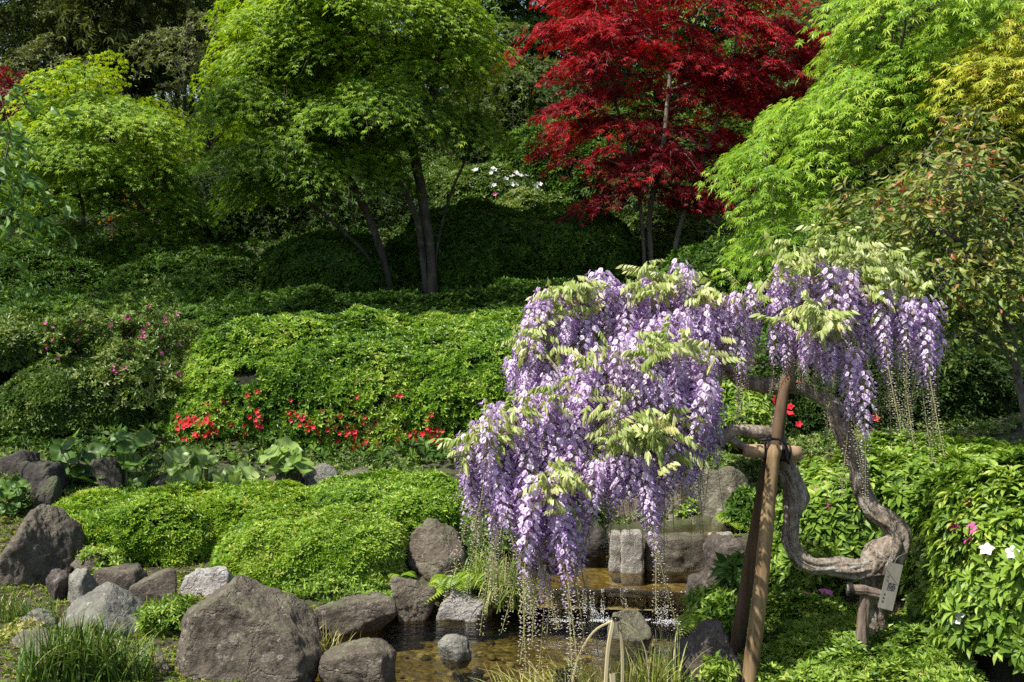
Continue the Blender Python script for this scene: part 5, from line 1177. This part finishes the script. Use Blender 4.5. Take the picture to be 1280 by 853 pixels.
tuft('thin grass on the edge of the lower pond between boulders', [(P(405, 812, 5.15), 60, .19, .7, .0028), (P(384, 808, 5.2), 40, .17, .8, .0028)], M['sedge_straw'], seed=6, tint=(.55, .2))
tuft('small grass tuft hanging beside the angular brown stone', [(P(190, 770, 5.55), 80, .12, .9, .003), (P(205, 790, 5.5), 60, .12, .9, .003)], M['sedge_straw'], seed=7, tint=(.25, .2), droop=.9)
tuft('little grass tuft at the foot of the leaning props', [(P(880, 872, 4.6), 40, .12, .6, .004), (P(862, 868, 4.6), 30, .12, .6, .004)], M['az_big'], seed=8, tint=(.5, .2), name='grass_tuft', cat='grass tuft')
tuft('grass blades along the foot of the huge boulder', [(P(180, 850, 4.9), 90, .14, .9, .003)], M['sedge_straw'], seed=9, tint=(.2, .2))
# ferns
def fern(label, px, py, Y, n, L, seed, mat='fern', lean=(0, -.2), name='fern'):
    r = np.random.default_rng(seed); c = P(px, py, Y); mb = MB(); nn = 18
    pin = leaf_simple(.30, .02, .15)
    for k in range(n):
        a = k * 2 * math.pi / n + r.normal() * .3; l = L * r.uniform(.7, 1.15); el = r.uniform(.35, 1.0)
        h = np.array([math.cos(a) * math.cos(el) + lean[0], math.sin(a) * math.cos(el) + lean[1], math.sin(el)])
        t = np.linspace(.08, 1, nn); pos = c + h[None] * (l * t)[:, None]; pos[:, 2] -= l * .75 * t ** 2.2; tg_ = nrm(np.gradient(pos, axis=0)); up_ = nrm(np.cross(np.cross(tg_, [0, 0, 1.]), tg_)); sd_ = np.cross(tg_, up_)
        ln = l * .30 * np.sin(np.clip(t * 1.05, 0, 1) * math.pi * .92 + .18)
        for s in (-1, 1):
            scatter(mb, pin, pos, frames_yz(sd_ * s + tg_ * .35, up_), ln, .5 + r.normal(0, .12) + .2 * t)
        tube(mb, pos, np.linspace(.002, .0006, nn), 3, tint=.3)
    return tag(mb.build(name, M[mat], origin=c), label, 'fern', 'ferns near the water')
fern('yellow green fern on top of the pale chiselled rock', 570, 730, 6.1, 15, .24, 1)
fern('fern fronds left of the brownish grass clump', 600, 722, 6.15, 11, .20, 2)
fern('small fern spreading beside the reddish stone by the props', 905, 752, 5.6, 13, .24, 3)
fern('fern in front of the large mossy boulder', 918, 655, 6.7, 10, .22, 4)
fern('yellowish fern between the dark hedge and the crossbar', 1018, 590, 6.9, 9, .22, 5)
fern('fern close to the foot of the leaning props', 880, 775, 5.3, 11, .2, 6)
fern('small fern under the bright low azalea', 500, 722, 6.2, 8, .14, 7)
# round leaved plants
def roundleaf():
    v, f, n, k = [[0, 0, 0]], [], 18, 3
    for j in range(1, k + 1):
        for i in range(n + 1):
            a = (i / n * 1.82 + .09) * math.pi - math.pi / 2 + math.pi; rr = j / k * (1 + .09 * math.sin(i * 2.2) * (j == k))
            v.append([math.cos(a - math.pi / 2 + math.pi) * rr * .55, math.sin(a - math.pi / 2 + math.pi) * rr * .5 + .1, .16 * rr * rr * math.sin(i * 1.1) * .6 + .12 * rr * rr])
    f3 = [[0, 1 + i, 2 + i] for i in range(n)]; f4 = [[1 + (j - 1) * (n + 1) + i, 1 + j * (n + 1) + i, 2 + j * (n + 1) + i, 2 + (j - 1) * (n + 1) + i] for j in range(1, k) for i in range(n)]
    return T(v, [f3, f4])
RL_ = roundleaf()
def round_plant(label, pts, Y, size, n, seed, mat, bright=.5, z_up=.8):
    r = np.random.default_rng(seed); x0, y0, x1, y1 = pts; c = P((x0 + x1) / 2, y1, Y); g = float(gz(c[0], c[1]))
    root = empty('round_leaved_plant', (c[0], c[1], g), label, 'plant', 'round leaved plants on the rocks')
    q = np.array([P(r.uniform(x0, x1), r.uniform(y0, y1), Y + r.normal() * .10) for _ in range(n)])
    mb = MB(); scatter(mb, RL_, q, frames_yz(np.column_stack([r.normal(0, .7, n), np.full(n, -1.), r.normal(-.45, .3, n)]), np.column_stack([r.normal(0, .45, n), r.normal(-.55, .35, n), np.full(n, z_up)])), size * r.uniform(.65, 1.25, n), r.normal(bright, .2, n))
    mb.build('foliage', M[mat], root, smooth=True)
    mb = MB()
    for p in q:
        b = np.array([c[0] + (p[0] - c[0]) * .6, c[1] + .05, g - .02]); tube(mb, [b, (b + p) / 2 + [0, .03, .05], p], [.004, .0035, .003], 5, .05)
    mb.build('stem', M['stalk'], root)
round_plant('shaded plant with large lobed leaves left of the upright dark rock', (62, 548, 128, 606), 7.55, .17, 19, 1, 'farfugium')
round_plant('shaded plant with big round leaves right of the upright dark rock', (145, 542, 200, 606), 7.5, .15, 19, 2, 'farfugium')
round_plant('sunlit plant with curled pale green leaves below the red azaleas', (212, 566, 262, 612), 7.4, .12, 24, 3, 'farfugium_lit', z_up=.5)
round_plant('sunlit glossy round leaved plant in the middle of the rock row', (272, 580, 316, 616), 7.4, .13, 15, 4, 'farfugium_lit', z_up=.5)
round_plant('glossy round leaved plant on top of the brown slanted rock', (326, 560, 376, 590), 7.5, .13, 15, 5, 'farfugium_lit', z_up=.5)
round_plant('ivy like round leaves at the left edge below the dark rocks', (-10, 600, 32, 640), 7.0, .07, 60, 6, 'farfugium')
# weeds and filler plants
def weed(label, px, py, Y, rx, ry, rz, n, size, mat, seed, tp=W_MID, **k):
    return shrub('leafy_weed', label, [E(px, py, Y, rx, ry, rz)], n, size, tp, M[mat], seed, .05, 5, .05, .05, 'weed', 'weeds between the rocks', core=False, jit=.6, **k)
weed('leafy weed in front of the angular brown stone', 195, 785, 5.45, 26, .12, 24, 130, .034, 'az_big', 301)
weed('green weed under the right end of the bright low azalea', 430, 742, 6.0, 85, .12, 12, 500, .028, 'az_big', 302)
weed('leafy green weed right of the pointed grey boulder', 222, 775, 5.4, 16, .1, 26, 70, .03, 'az_big', 303)
weed('low greenery on the bank beside the leaning props', 905, 770, 5.3, 30, .18, 34, 260, .04, 'az_big', 304)
weed('green plants behind the left post stone', 700, 640, 7.2, 60, .2, 35, 400, .045, 'az_mixed', 305)
weed('yellow green plants behind the spring water', 860, 640, 7.3, 50, .2, 25, 300, .045, 'az_fresh', 306)
weed('fine dark herb beside the mossy boulder', 935, 640, 6.7, 26, .12, 26, 220, .04, 'az_shade', 307)
weed('low shrub between the clipped hedge and the wisteria curtain', 620, 690, 6.6, 42, .2, 42, 600, .035, 'az_mixed', 308)
weed('dry brown seed heads at the left edge', 22, 800, 5.1, 24, .12, 16, 160, .022, 'sedge_straw', 309, tp=W_AZ)
weed('broad leaved seedling by the reddish boulders', 915, 722, 5.4, 16, .08, 24, 12, .085, 'cherry', 310, tp=W_MID)
weed('green sprigs at the right end of the rock row under the azaleas', 510, 600, 7.6, 30, .12, 14, 160, .03, 'az_mixed', 311)
weed('small herb at the foot of the wide low azalea', 128, 704, 6.1, 30, .1, 20, 160, .03, 'az_big', 312)
weed('little plant at the bottom right of the dark smooth boulder', 898, 842, 4.7, 18, .08, 16, 30, .04, 'az_big', 313)
# moss on the bank and leaf litter: nobody could count it
mb = MB(); r = np.random.default_rng(9); n = 42000
X_ = r.uniform(-4, 2.6, n); Y_ = r.uniform(4.3, 8.0, n); Z_ = gz(X_, Y_); s_ = np.minimum(np.minimum(sdist(X_, Y_, LOW), sdist(X_, Y_, UPP)), sdist(X_, Y_, TOP))
k = (s_ > .03) & (fbm(np.column_stack([X_ * 2, Y_ * 2, 0 * X_]), 3, 3) > -.35); X_, Y_, Z_ = X_[k], Y_[k], Z_[k]; n = len(X_)
scatter(mb, W_AZ[0], np.column_stack([X_, Y_, Z_ + .004]), frames_z(r.normal(0, .35, (n, 3)) + [0, 0, 1]), r.uniform(.010, .022, n), r.normal(.45, .25, n))
tag(mb.build('ground_cover', M['moss']), 'moss and tiny ground cover on the banks', 'ground cover', kind='stuff')
